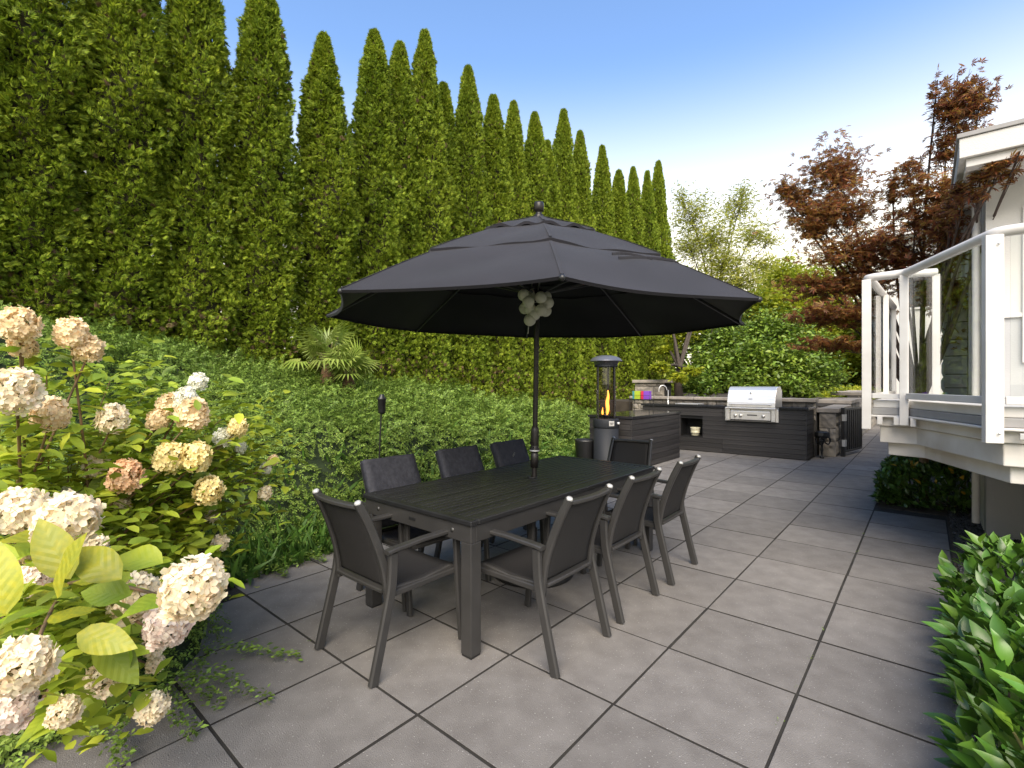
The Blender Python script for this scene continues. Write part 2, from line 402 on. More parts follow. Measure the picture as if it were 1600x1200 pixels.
def in_view(x, y, pad=1.0):
    Y = -x*SY + y*CY; X = x*CY + y*SY
    return Y > .3 and abs(X) < Y*1.054 + pad
npv = 0
for i in range(-10, 3):
    for j in range(-8, 38):
        x, y = GX + (i+.5)*S, GY + (j+.5)*S
        if x > .158 or (y > 7.0 and x > -.452) or (y > 10.6 and x < -1.5): continue
        if x + hs < edge(y) - .25: continue
        if not in_view(x, y): continue
        Yc = -x*SY + y*CY
        if Yc > 22: continue
        o = obj('paver', pmesh, patio, .002, (x + random.uniform(-.0015,.0015), y + random.uniform(-.0015,.0015), random.uniform(-.0012,.0012)))
        o.rotation_euler = (random.uniform(-.002,.002), random.uniform(-.002,.002), random.choice((0,1,2,3))*math.pi/2 + random.uniform(-.003,.003)); npv += 1
# gravel strip by the house and soil of the beds
b = MB(); b.prism([(.165,-1.5),(2.2,-1.5),(2.2,26),(-.44,26),(-.44,7.03),(.165,7.03)], -.0030, .004)
tag(b.build('planting_soil', M_soil), 'dark soil of the beds along the house', kind='structure')
n = 9000; gp = np.c_[rng.uniform(.19,.75,n), rng.uniform(4.2,10.5,n), rng.uniform(.004,.014,n)]
k8 = ([(1,0,0),(0,1,0),(-1,0,0),(0,-1,0),(0,0,.7),(0,0,-.7)], [(0,1,4),(1,2,4),(2,3,4),(3,0,4),(1,0,5),(2,1,5),(3,2,5),(0,3,5)])
gm = np_mesh('gravel', [(*leaf_arrays(k8, gp, rand_unit(n), rand_unit(n), rng.uniform(.008,.02,n)), 0)], [M_gravel])
tag(obj('gravel', gm), 'dark crushed gravel strip along the house foundation', 'gravel', kind='stuff')
# little weeds in the joints
wp = []
for u, v in ((1340,861),(1349,833),(1285,981),(1264,1026),(1245,1070),(1218,1128),(1224,920),(481,1001)):
    Yd = 759*CAM_H/(v-600); p = at(u, v, Yd)
    for k in range(16): wp.append((p.x+random.gauss(0,.006), p.y+random.gauss(0,.014), -.006))
wp = np.array(wp); nn = len(wp); xd = rand_unit(nn); xd[:,2] = np.abs(xd[:,2])*.6
tag(obj('joint_weeds', np_mesh('joint_weeds', [(*leaf_arrays(LEAF4, wp, xd, np.tile([0,0,1.],(nn,1))+rand_unit(nn)*.3, rng.uniform(.008,.018,nn)), 0)], [M_gcov])),
    'tiny green weeds growing in the paver joints', 'weeds', kind='stuff')

# ------------------------------------------------------------------ the bank of ground cover
HX = -7.3
def bank_top(y): return float(np.interp(y, [-3,.4,2.2,4,6,8,11.5,16,20], [2.15,2.02,1.68,1.40,1.18,.98,.52,.4,.35]))
def bank_z(x, y):
    e = edge(y); d = e - x
    if d < 0: return -.02
    D = max(e - HX + .5, .5); t = min(d/D, 1.)
    low = .16*min(d/.35, 1.)                     # low apron by the paving
    p = 1-(1-t)**1.75
    hold = min(max((d-.25)/.55, 0), 1); hold = hold*hold*(3-2*hold)
    bump = .05*math.sin(2.1*x+1.7*y)+.04*math.sin(3.7*y-2.2*x+1)+.03*math.sin(6.1*y+4.3*x)
    near = min(max((y-.2)/1.2, 0), 1)            # the bank is lower around the flowering bush in front
    k = .45 + .55*max(near, min(max((d-1.2)/1.6, 0), 1))
    return low + hold*(bank_top(y)*(.22+.78*p)*k + bump)
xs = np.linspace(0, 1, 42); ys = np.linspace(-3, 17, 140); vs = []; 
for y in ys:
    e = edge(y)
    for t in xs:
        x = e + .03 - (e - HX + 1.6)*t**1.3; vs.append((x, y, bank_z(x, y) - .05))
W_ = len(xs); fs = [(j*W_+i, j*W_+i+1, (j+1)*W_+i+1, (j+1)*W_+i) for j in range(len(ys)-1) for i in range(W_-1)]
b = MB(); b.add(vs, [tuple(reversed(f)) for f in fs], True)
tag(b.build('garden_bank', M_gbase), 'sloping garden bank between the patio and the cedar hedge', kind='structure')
# sprigs, denser near the camera
cand = []
tries = 0
while len(cand) < 34000 and tries < 600000:
    tries += 1
    y = random.uniform(-1.2, 15); e = edge(y); d = random.uniform(0, 1)**.9*(e-HX+.3); x = e - d + .02
    Yc = -x*SY + y*CY; Xc = x*CY + y*SY
    if Yc < .7 or abs(Xc) > Yc*1.054+.5: continue
    if random.random() > min(1., (5.0/max(Yc,2.5))**1.5): continue
    cand.append((x, y))
P = np.array([(x, y, bank_z(x, y)) for x, y in cand])
eps = .08
Nn = np.array([(-(bank_z(x+eps,y)-bank_z(x-eps,y))/(2*eps), -(bank_z(x,y+eps)-bank_z(x,y-eps))/(2*eps), 1.) for x, y in cand]); Nn = unit(Nn)
Yc = -P[:,0]*SY + P[:,1]*CY
n = len(P)
T_s = [sprig_shape() for _ in range(4)]
down = np.array([.75, .0, -.45])
parts = []
idx = rng.integers(0, 4, n)
dirs = down[None] + rng.normal(size=(n,3))*.75
Pj = P + Nn*rng.uniform(-.05, .045, n)[:,None]
size = rng.uniform(.11,.18,n)*np.clip(Yc/5.5, .8, 1.6)
for k in range(4):
    q = idx == k; parts.append((*leaf_arrays(T_s[k], Pj[q], dirs[q], Nn[q] + rng.normal(size=(q.sum(),3))*.35, size[q]), 0))
tag(obj('ground_cover', np_mesh('ground_cover', parts, [M_gcov])), 'dense small leaved evergreen ground cover carpeting the garden bank', 'ground cover', kind='stuff')
# runners creeping over the paving, bottom left
rp, rx = [], []
for (x0, y0, ax, ay, ln) in ((-2.6,.8,.9,.35,.42),(-2.55,.62,1,.1,.33),(-2.75,.95,.8,.7,.35),(-2.5,.45,1,-.1,.25),(-2.65,.72,1,.25,.3),(-3.75,1.6,1,.2,.16),(-3.8,1.9,1,.5,.14),(-3.8,2.3,1,.1,.14)):
    for k in range(150):
        t = (k/149)**1.4*ln; a = math.sin(k*.5)*.02
        rp.append((x0+ax*t+random.gauss(0,.005+.035*(1-t/ln))-ay*a, y0+ay*t+random.gauss(0,.005+.035*(1-t/ln))+ax*a, .012+random.uniform(0,.025)+.05*(1-t/ln))); rx.append((random.gauss(ax,.7), random.gauss(ay,.7), random.uniform(0,.4)))
rp, rx = np.array(rp), np.array(rx); nn = len(rp)
tag(obj('creeping_runners', np_mesh('creeping_runners', [(*leaf_arrays(LEAF4, rp, rx, np.tile([0,0,1.],(nn,1))+rand_unit(nn)*.5, rng.uniform(.018,.036,nn)), 0)], [M_gcov])),
    'green runners creeping from the bank onto the paving', 'ground cover', kind='stuff')
# strappy border plants at the foot of the bank
gp, gx = [], []
for _ in range(9000):
    y = random.uniform(1.3, 10.5); x = edge(y) + .06 - abs(random.gauss(0, .28)); Y_ = -x*SY+y*CY
    if not in_view(x, y, .1): continue
    if y < 5 and random.random() < .55: continue
    gp.append((x, y, max(bank_z(x, y)-.03, 0))); gx.append((random.gauss(.25,.5), random.gauss(-.1,.5), random.uniform(.5,1.3)))
gp, gx = np.array(gp), np.array(gx); nn = len(gp)
blade = ([(0,.05,0),(0,-.05,0),(.5,.06,.02),(.5,-.06,.02),(1,0,-.22)], [(0,1,3),(0,3,2),(2,3,4)])
tag(obj('border_grass', np_mesh('border_grass', [(*leaf_arrays(blade, gp, gx, rand_unit(nn), rng.uniform(.14,.27,nn)), 0)], [M_grass])),
    'bright green strappy leaves along the foot of the bank', 'border grass', kind='stuff')

# ------------------------------------------------------------------ the cedar hedge
def cedar_mesh(seed, h=6.4, r=.475):
    g = np.random.default_rng(seed); n = 22000
    def prof(t): return r*np.where(t < .58, .93+.07*np.sin(t*9+seed), np.clip((1-t)/.42, 0, 1)**.70*(.93+.06*np.sin(t*14+seed))+.01)
    t = g.uniform(0, 1, n)**1.05*.995; a = g.uniform(0, 2*np.pi, n)
    lump = 1 + .16*np.sin(3*a+seed+t*11) * np.sin(t*25+seed*2+2*a) + .11*np.sin(5*a-t*34+seed) + .09*np.sin(9*a+t*61)*np.sin(7*a-t*48+seed)
    rad = prof(t)*lump*g.uniform(.70, 1.04, n)
    P = np.c_[rad*np.cos(a), rad*np.sin(a), t*h]
    out = np.c_[np.cos(a), np.sin(a), np.full(n, .1)]
    X = out*.85 + np.c_[np.zeros(n), np.zeros(n), g.uniform(-.2, 1.1, n)] + g.normal(size=(n,3))*.45
    tang = np.c_[-np.sin(a), np.cos(a), np.zeros(n)]
    N = tang*g.choice([-1, 1], n)[:,None]*.5 + out*.8 + np.array([0,0,.35])[None] + g.normal(size=(n,3))*.5
    v, f = leaf_arrays(spray_shape(), P, X, N, g.uniform(.050,.090,n))
    dry = (g.uniform(size=n) < np.where(t < .15, .12, .012)); fm = np.repeat(dry, 14)
    # inner twig mass
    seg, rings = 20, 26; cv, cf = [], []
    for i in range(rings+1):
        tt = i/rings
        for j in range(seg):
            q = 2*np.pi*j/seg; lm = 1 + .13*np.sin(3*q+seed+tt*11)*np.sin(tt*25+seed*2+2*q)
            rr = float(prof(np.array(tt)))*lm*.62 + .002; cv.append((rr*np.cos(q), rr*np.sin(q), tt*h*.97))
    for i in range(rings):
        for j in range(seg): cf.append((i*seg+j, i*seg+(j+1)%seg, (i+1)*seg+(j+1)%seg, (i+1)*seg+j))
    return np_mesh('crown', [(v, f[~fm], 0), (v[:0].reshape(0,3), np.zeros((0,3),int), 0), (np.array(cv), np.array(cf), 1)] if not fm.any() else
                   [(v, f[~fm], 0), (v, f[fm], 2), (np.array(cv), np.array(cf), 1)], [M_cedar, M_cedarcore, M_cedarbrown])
cmesh = [cedar_mesh(s) for s in (1, 2, 3)]
tk = MB(); tk.tube([(0,0,-.3),(.02,0,1),(0,.02,3),(0,0,5)], [.09,.08,.05,.02], 8); tkm = tk.mesh('trunk', M_bark)
ORD = ['first','second','third','fourth','fifth','sixth','seventh','eighth','ninth','tenth','eleventh','twelfth','thirteenth','fourteenth','fifteenth','sixteenth','seventeenth','eighteenth','nineteenth','twentieth','twenty-first','twenty-second','twenty-third','twenty-fourth']
# (place along the hedge, height of the tip)
CEDARS = [(.0,7.4),(.62,7.6),(1.38,7.5),(2.15,7.7),(2.95,7.3),(3.88,6.92),(4.85,7.55),(5.45,7.7),(5.95,8.15),(6.55,7.5),(7.05,8.0),(7.82,7.75),(8.62,8.0),(9.3,8.0),(9.95,7.6),(10.6,8.65),(11.4,8.4),(12.6,8.45),(13.5,8.0),(14.6,8.5),(15.6,8.7),(16.4,9.3)]
hid = 0
for k, (y, zt) in enumerate(CEDARS):
    zb = bank_top(y) - .3
    t = thing('cedar_tree', f'{ORD[k]} columnar cedar from the left in the tall green hedge', 'tree', (HX + random.uniform(-.12,.12), y, zb), random.uniform(0, 6.28), 'columnar cedars in the hedge')
    sc_ = (zt - zb)/6.4; rr = random.uniform(.94, 1.1)
    t.scale = (rr, rr, sc_)
    obj('crown', cmesh[k % 3], t); obj('trunk', tkm, t)
# an outer row of the lower branches knits the hedge together at the foot
# ------------------------------------------------------------------ the table
TX0, TX1, TY0, TY1, TZ = -2.765, -1.775, 1.757, 3.975, .722
table = thing('dining_table', 'long rectangular patio table with black slatted top and grey legs', 'table', ((TX0+TX1)/2, (TY0+TY1)/2, 0))
hx, hy = (TX1-TX0)/2, (TY1-TY0)/2
for sx in (-1, 1):
    for sy in (-1, 1):
        lx, ly = sx*(hx-.05), sy*(hy-.05)
        lg = box('leg', M_grey, lx-.038, lx+.038, ly-.038, ly+.038, .012, .60, table, .004)
        f = box('foot', M_black, -.034, .034, -.034, .034, -.306, -.294, lg, 0)
ap = MB()
box('apron', M_grey, -hx+.012, hx-.012, -hy+.012, -hy+.05, .60, .692, table, .004)
box('apron', M_grey, -hx+.012, hx-.012, hy-.05, hy-.012, .60, .692, table, .004)
box('apron', M_grey, -hx+.012, -hx+.05, -hy+.05, hy-.05, .60, .692, table, .004)
box('apron', M_grey, hx-.05, hx-.012, -hy+.05, hy-.05, .60, .692, table, .004)
for xx in (-.34, .34):
    bm_ = MB(); bm_.lathe([(0.0001,.0),(.011,.0),(.011,-.002),(.014,-.003),(.014,-.006)], 20); o = bm_.build('bolt_cover', M_grey, table); o.rotation_euler = (R(90), 0, 0); o.location = (xx, -hy+.0085, .648)
bm_ = MB(); bm_.box(-.03,.03,-.002,.002,-.008,.008); o = bm_.build('maker_plate', M_black, table, .003, (0, -hy+.010, .648)); 
bd = .055
for (n_, x0, x1, y0, y1) in (('e', -hx, hx, -hy, -hy+bd), ('e', -hx, hx, hy-bd, hy), ('s', -hx, -hx+bd, -hy+bd+.001, hy-bd-.001), ('s', hx-bd, hx, -hy+bd+.001, hy-bd-.001)):
    box('top_frame', M_slat, x0, x1, y0, y1, .693, TZ, table, .006)
ns = 17; span = 2*hx - 2*bd; sw = span/ns
sl = MB(); sl.box(-sw/2+.005, sw/2-.005, -(hy-bd)+.003, (hy-bd)-.003, -.009, .009); slm = sl.mesh('slat', M_slat)
for k in range(ns): obj('slat', slm, table, .0045, (-hx+bd+(k+.5)*sw, 0, TZ-.013))
box('slat_support', M_black, -hx+.06, hx-.06, -.05, .05, .66, .699, table, 0)
bm_ = MB(); bm_.lathe([(.024,0),(.040,0),(.040,.006),(.026,.008),(.024,.0)], 24); bm_.build('parasol_ring', M_black, table, 0, (-.001, .035, TZ-.003))

# ------------------------------------------------------------------ the chairs
def arc_rail(z, w, d, halfw, y0, bow, name, parent, m, n=9):
    b = MB(); b.sweep([(halfw*(2*i/(n-1)-1), y0 - bow*(1-(2*i/(n-1)-1)**2), z) for i in range(n)], d, w, side=(0,0,1)); return b.build(name, m, parent)
def make_chair():
    """faces +y; rear feet on y = 0"""
    t = thing('patio_chair', 'x', 'chair')
    for s in (-1, 1):
        b = MB(); b.sweep(smooth_path([(s*.252,.0,.006),(s*.250,.075,.30),(s*.249,.108,.45),(s*.249,.116,.60)], 5), .030, .050); b.build('rear_leg', M_grey, t)
        b = MB(); b.sweep(smooth_path([(s*.252,.575,.006),(s*.250,.555,.25),(s*.249,.535,.60)], 5), .028, .042); b.build('front_leg', M_grey, t)
        b = MB(); b.sweep([(s*.252,.075,.612),(s*.252,.11,.617),(s*.252,.30,.628),(s*.252,.50,.628),(s*.252,.575,.618)], .046, .022); b.build('armrest', M_grey, t)
        b = MB(); b.sweep(smooth_path([(s*.198,-.045,.866),(s*.203,.008,.76),(s*.210,.062,.62),(s*.216,.094,.50),(s*.219,.108,.375)], 5), .030, .042); p = b.build('back_post', M_grey, t)
        b = MB(); b.lathe([(.0001,.009),(.012,.008),(.0165,.003),(.017,-.002),(.0165,-.006)], 14); c_ = b.build('end_cap', M_cap, p); c_.location = (s*.198,-.047,.868); c_.rotation_euler = (R(24),0,0)
        b = MB(); b.sweep([(s*.219,.10,.408),(s*.222,.32,.400),(s*.224,.50,.418),(s*.224,.545,.405)], .024, .030); b.build('seat_rail', M_grey, t)
        b = MB(); b.tube([(s*.20,.106,.50),(s*.236,.106,.50)], .006, 8); b.build('bolt', M_cap, t)
        b = MB(); b.sweep([(s*.236,.11,.395),(s*.236,.545,.395)], .02, .03); b.build('side_brace', M_grey, t)
    arc_rail(.846, .042, .022, .186, -.037, .022, 'top_rail', t, M_grey)
    br = arc_rail(.412, .055, .020, .206, .103, .004, 'back_rail', t, M_grey)
    b = MB(); b.box(-.013,.013,-.002,.002,-.009,.009); tg = b.build('maker_tag', M_white, br, 0, (0,.083,.412))
    b = MB()
    for (x, z, w_, h_) in ((-.005,.0,.0015,.006),(.001,.002,.0035,.0012),(.001,-.003,.0035,.0012),(.006,0,.0012,.005)): b.box(x-w_,x+w_,-.0031,-.0022,z-h_,z+h_)
    o = b.build('tag_print', M_black, tg)
    # back sling
    pp = smooth_path([(0,-.026,.835),(0,.008,.76),(0,.062,.62),(0,.094,.50),(0,.105,.43)], 4); hw = [.190-.0*i for i in range(len(pp))]
    b = MB(); nx = 9
    for k, p in enumerate(pp):
        tt = k/(len(pp)-1); w_ = .187 + .019*tt
        for j in range(nx):
            q = 2*j/(nx-1)-1; b.v.append((w_*q, p.y - (.022*(1-tt)+.016*math.sin(math.pi*tt))*(1-q*q), p.z))
    for k in range(len(pp)-1):
        for j in range(nx-1): b.f.append((k*nx+j, k*nx+j+1, (k+1)*nx+j+1, (k+1)*nx+j)); b.sm.append(True); b.mi.append(0)
    o = b.build('back_sling', M_sling, t); sm_ = o.modifiers.new('solid', 'SOLIDIFY'); sm_.thickness = .004
    b = MB(); 
    for k in range(9):
        tt = k/8; y = .10+.445*tt; z = .412 - .012*math.sin(math.pi*tt) + .012*tt
        for j in range(nx):
            q = 2*j/(nx-1)-1; b.v.append(((.208+.004*tt)*q, y, z-.014*(1-q*q)*math.sin(math.pi*min(max(tt,.1),.9))))
    for k in range(8):
        for j in range(nx-1): b.f.append((k*nx+j, k*nx+j+1, (k+1)*nx+j+1, (k+1)*nx+j)); b.sm.append(True); b.mi.append(0)
    o = b.build('seat_sling', M_sling, t); sm_ = o.modifiers.new('solid', 'SOLIDIFY'); sm_.thickness = .005
    b = MB(); b.sweep([(-.224,.545,.402),(.224,.545,.402)], .026, .022, side=(0,0,1)); b.build('front_rail', M_grey, t)
    return t
chair0 = make_chair()
def back_cover(t, emblem=False):
    b = MB(); nx = 9; pp = smooth_path([(0,-.045,.885),(0,.008,.765),(0,.070,.62),(0,.105,.50),(0,.118,.44)], 4)
    for k, p in enumerate(pp):
        tt = k/(len(pp)-1); w_ = .213 + .018*tt
        for j in range(nx):
            q = 2*j/(nx-1)-1; b.v.append((w_*q, p.y + .022 - .012*(1-q*q) + .004*math.sin(5*q+7*tt), p.z + .004*q*q))
    for k in range(len(pp)-1):
        for j in range(nx-1): b.f.append((k*nx+j, k*nx+j+1, (k+1)*nx+j+1, (k+1)*nx+j)); b.sm.append(True); b.mi.append(0)
    o = b.build('back_cover', M_cover, t); s_ = o.modifiers.new('solid', 'SOLIDIFY'); s_.thickness = .052; s_.offset = 1 if False else 0
    if emblem:
        b = MB(); nseg = 24
        for r0, r1 in ((.021,.017),(.008,.004)):
            k0 = len(b.v)
            for i in range(nseg):
                q = 2*math.pi*i/nseg; b.v += [(r0*.72*math.cos(q), .0, r0*1.1*math.sin(q)), (r1*.72*math.cos(q), .0, r1*1.1*math.sin(q))]
            for i in range(nseg): j = (i+1) % nseg; b.f.append((k0+2*i, k0+2*j, k0+2*j+1, k0+2*i+1)); b.sm.append(False); b.mi.append(0)
        e = b.build('emblem', mat('emblem_print', (.42,.42,.36), .7), o, 0, (.02, .074, .775)); e.rotation_euler = (R(-27), R(18), 0)
    return o
G_CH = 'chairs around the patio table'
chairs = [((-2.235,1.315,0), 0, 'grey sling armchair at the near short end of the table', 0),
          ((-1.372,2.185,0), 90, 'grey armchair nearest the camera on the long side facing the hedge', 0),
          ((-1.388,2.875,0), 90.5, 'middle of the three armchairs on the paved side of the table', 0),
          ((-1.385,3.610,0), 92, 'armchair on the paved side of the table closest to the barbecue counter', 0),
          ((-2.985,2.125,0), -91, 'dark covered chair on the hedge side, nearest the flowering bush', 1),
          ((-2.985,2.812,0), -90, 'dark covered chair on the hedge side, middle of its row of three', 1),
          ((-2.985,3.455,0), -88, 'dark covered chair with a small oval emblem on its back', 2),
          ((-2.28,4.52,0), 180+7, 'chair at the far short end of the table in front of the heater', 0)]
for k, (loc, a, lab, cov) in enumerate(chairs):
    c_ = chair0 if k == 0 else copy_tree(chair0)
    c_.location = loc; c_.rotation_euler = (0, 0, R(a)); tag(c_, lab, 'chair', G_CH)
    if cov: back_cover(c_, cov == 2)

# ------------------------------------------------------------------ the parasol
UX, UY = -2.271, 2.901
umb = thing('parasol', 'large black octagonal market parasol standing through the table', 'parasol', (UX, UY, 0))
lean = Vector((.044, .000, 2.0))/2.0
axis = lean.normalized()
umb.rotation_euler = Vector((0,0,1)).rotation_difference(axis).to_euler()
b = MB(); b.lathe([(.0001,.004),(.30,.004),(.31,.02),(.30,.05),(.20,.075),(.06,.095),(.05,.10),(.0001,.10)], 40); b.build('base', M_black, umb)
b = MB(); b.lathe([(.030,.09),(.030,.34),(.027,.345),(.0001,.345)], 24); b.build('base_stem', M_black, umb)
b = MB(); b.tube([(0,0,.30),(0,0,2.66)], .0195, 20); b.build('pole', M_bronze, umb)
b = MB(); b.lathe([(.0195,.80),(.030,.80),(.031,.86),(.031,.90),(.027,.905),(.027,.915),(.036,.92),(.036,.945),(.029,.95),(.031,.97),(.031,1.07),(.026,1.10),(.0195,1.11)], 24); cr = b.build('crank_housing', M_bronze, umb)
b = MB(); b.lathe([(.0305,.92),(.0375,.922),(.0375,.932),(.0305,.934)], 24); b.build('steel_band', M_cap, cr)
b = MB(); b.tube([(0,-.03,.99),(0,-.055,.99),(.03,-.06,.96)], .007, 8); b.build('crank_handle', M_bronze, cr)
RIM, ZA, ZR = 1.57, 2.645, 1.915
camdir = math.atan2(-UY, -UX)
rib_a = [camdir + R(3.5) + k*math.pi/4 for k in range(8)]
def zc(r): return ZA - (ZA-ZR)*(r/RIM) + .045*math.sin(math.pi*min(r/RIM,1))
def tier(r0, r1, lift, nr, na, sag, scallop, wave=0., hem=0.):
    vs, fs, N = [], [], 8*na
    for i in range(nr+1):
        t = i/nr; r = r0+(r1-r0)*t
        for k in range(8):
            a0, a1 = rib_a[k], rib_a[k]+math.pi/4
            for j in range(na):
                s = j/na; bow = 4*s*(1-s); rr = r*(1-scallop*bow*t*t)
                x = rr*((1-s)*math.cos(a0)+s*math.cos(a1)); y = rr*((1-s)*math.sin(a0)+s*math.sin(a1))
                z = zc(r) + lift(t) - sag*bow*(r/RIM) + wave*t*t*math.sin(s*math.pi*4+k*1.7)*bow**.5 + .008*math.sin(11*r+k*2.1+3*s)*bow
                vs.append((x, y, z))
    for i in range(nr):
        for q in range(N): fs.append((i*N+q, i*N+(q+1)%N, (i+1)*N+(q+1)%N, (i+1)*N+q))
    if hem:                                     # folded hem hanging at the rim
        o = len(vs)
        for q in range(N): v = vs[nr*N+q]; vs.append((v[0]*.992, v[1]*.992, v[2]-hem))
        for q in range(N): fs.append((nr*N+q, nr*N+(q+1)%N, o+(q+1)%N, o+q))
    return vs, [tuple(reversed(f)) for f in fs]
def fabric(name, args, th=.003):
    vs, fs = tier(*args); b = MB(); b.add(vs, fs, True); o = b.build(name, M_fabric, umb)
    m_ = o.modifiers.new('solid', 'SOLIDIFY'); m_.thickness = th; m_.offset = 0
    e = o.modifiers.new('split', 'EDGE_SPLIT'); e.split_angle = R(14)
    return o
fabric('canopy', (.80, RIM, lambda t: 0., 16, 14, .014, .035, 0., .012))
fabric('middle_tier', (.30, .99, lambda t: .030-.010*t, 10, 14, .022, .02, .006, .022))
fabric('top_vent', (.012, .50, lambda t: .045, 8, 14, .012, .01, .016, .018))
b = MB(); b.lathe([(.0195,2.60),(.030,2.66),(.034,2.695),(.024,2.70),(.022,2.715),(.030,2.722),(.038,2.735),(.038,2.775),(.032,2.79),(.0001,2.793)], 24); b.build('finial', M_bronze, umb)
b = MB(); b.lathe([(.0195,2.08),(.045,2.085),(.050,2.11),(.045,2.135),(.0195,2.14)], 20); b.build('runner_hub', M_bronze, umb)
b = MB(); b.lathe([(.0195,2.54),(.045,2.545),(.048,2.575),(.0195,2.58)], 20); b.build('crown_hub', M_bronze, umb)
for a in rib_a:
    d = Vector((math.cos(a), math.sin(a), 0)); sd_ = (-math.sin(a), math.cos(a), 0)
    b = MB(); b.sweep([d*.04+Vector((0,0,2.56))] + [d*r+Vector((0,0,zc(r)-.020)) for r in (.3,.6,.9,1.2,1.44,1.555)], .012, .016, side=sd_); rb = b.build('rib', M_steelrod, umb)
    b = MB(); b.sphere(d*1.558+Vector((0,0,zc(1.558)-.012)), .016, 10, 6); b.build('rib_tip', M_black, rb)
    b = MB(); b.sweep([d*.045+Vector((0,0,2.11)), d*.78+Vector((0,0,zc(.78)-.03))], .010, .014, side=sd_); b.build('strut', M_steelrod, rb)
for a in rib_a:                                # stitched seams over the ribs
    d = Vector((math.cos(a), math.sin(a), 0)); sd_ = (-math.sin(a), math.cos(a), 0)
    for (r0, r1, dz) in ((1.0,1.555,.0035),(.51,.985,.026),(.06,.49,.050)):
        b = MB(); b.sweep([d*(r0+(r1-r0)*i/6)+Vector((0,0,zc(r0+(r1-r0)*i/6)+dz)) for i in range(7)], .016, .003, side=sd_); b.build('seam', M_fabric, umb)
# loose tie strap lying over one canopy panel
a0 = rib_a[0] + R(45)
def onc(r, a, dz=.012):
    k = ((a - rib_a[0]) % (math.pi/4))/(math.pi/4); rr = r*math.cos(math.pi/8)/math.cos((k-.5)*math.pi/4)
    return (rr*math.cos(a), rr*math.sin(a), zc(r)+dz-.014*4*k*(1-k)*(r/RIM))
b = MB(); b.sweep([onc(1.17-.09*math.sin(math.pi*i/11), rib_a[0]+R(20+3.4*i), .012) for i in range(12)], .016, .004, side=(0,0,1)); b.build('tie_strap', M_fabric, umb)
b = MB(); b.sweep([onc(1.10-.05*math.sin(math.pi*i/7), rib_a[0]+R(20+2.2*i), .012) for i in range(8)], .014, .004, side=(0,0,1)); b.build('tie_strap', M_fabric, umb)

balls = [(277,145),(328,140),(370,158),(398,155),(302,182),(385,185),(410,188),(283,218),(312,222),(372,228),(397,232),(335,252),(310,283)]
sl_ = thing('string_lights', 'bunch of white ball string lights hanging on the parasol pole', 'string lights', (UX+.03, UY+.03, 2.0))
pts = []
bme = MB(); bme.sphere((0,0,0), .0445, 18, 12); bmesh_ = bme.mesh('ball', M_ball)
for i, (x, y) in enumerate(balls):
    off = (-.07, .02, -.08, .03, -.09, .06, .0, .03, -.05, -.075, .04, -.06, -.065)[i]
    p = at(740+x/3.53, 420+y/3.53, 3.63+off); q = p - Vector(sl_.location); pts.append(q)
    o = obj('ball', bmesh_, sl_, 0, q)
b = MB(); b.tube(smooth_path([(0,0,.12)] + pts + [pts[-1] + Vector((-.01,-.01,-.10))], 4), .0035, 6); b.build('cord', M_bulbcord, sl_)

# ------------------------------------------------------------------ patio heater
ht = thing('patio_heater', 'round grey patio heater with flame in a glass tube', 'heater', (-3.955, 6.985, 0))
b = MB(); b.lathe([(.0001,.0),(.205,.0),(.21,.02),(.205,.04),(.200,.05),(.200,.72),(.0001,.72)], 40); b.build('drum', M_heater, ht)
b = MB(); b.lathe([(.2005,.73),(.206,.73),(.208,.735),(.208,.855),(.204,.865),(.15,.868),(.0001,.868)], 40); cb = b.build('control_band', M_heater, ht)
b = MB(); b.box(-.045,.045,-.003,.003,-.04,.04); pl = b.build('badge', M_steel, cb, .003); 
fa = math.atan2(-6.985, 3.955) + R(25); pl.location = (.209*math.cos(fa), .209*math.sin(fa), .80); pl.rotation_euler = (0, 0, fa+R(90))
b = MB(); b.box(-.028,.028,-.0042,-.0032,.004,.012); b.box(-.02,.014,-.0042,-.0032,-.016,-.008); b.build('badge_print', M_black, pl)
b = MB(); b.lathe([(.0001,.03),(.018,.03),(.022,.02),(.022,.0)], 16); kn = b.build('knob', M_steel, cb); ka = fa + R(38); kn.location = (.208*math.cos(ka), .208*math.sin(ka), .80); kn.rotation_euler = (0, R(90), ka)
b = MB(); b.lathe([(.160,.87),(.160,1.72)], 40); b.build('glass_tube', M_tube, ht)
b = MB(); b.lathe([(.035,.868),(.035,.90),(.05,.905),(.05,.93),(.0001,.935)], 20); b.build('burner', M_black, ht)
b = MB(); b.lathe([(.165,1.70),(.185,1.70),(.185,1.735),(.165,1.735),(.165,1.70)], 40); b.build('upper_ring', M_heater, ht)
for k in range(4):
    a = math.atan2(-6.985, 3.955) + R(48) + k*math.pi/2
    b = MB(); b.tube([(.183*math.cos(a), .183*math.sin(a), .868), (.183*math.cos(a), .183*math.sin(a), 1.70)], .011, 10); b.build('guard_post', M_black, ht)
b = MB(); b.tube([(.02,.03,.93),(.02,.03,1.70)], .016, 8); b.build('inner_rod', M_black, ht)
b = MB(); b.lathe([(.0001,1.895),(.09,1.890),(.17,1.872),(.225,1.845),(.250,1.812),(.262,1.803),(.262,1.795),(.245,1.79),(.20,1.785),(.185,1.735),(.0001,1.735)], 44); b.build('cap', M_heatcap, ht)
m = bpy.data.materials.new('flame'); m.use_nodes = True
n_, l_ = m.node_tree.nodes, m.node_tree.links; bs = n_['Principled BSDF']; bs.inputs['Base Color'].default_value = (1,.35,.05,1)
bs.inputs['Emission Color'].default_value = (1,.36,.05,1); bs.inputs['Emission Strength'].default_value = 1.1
M_flame = m
fl = MB(); fv = []
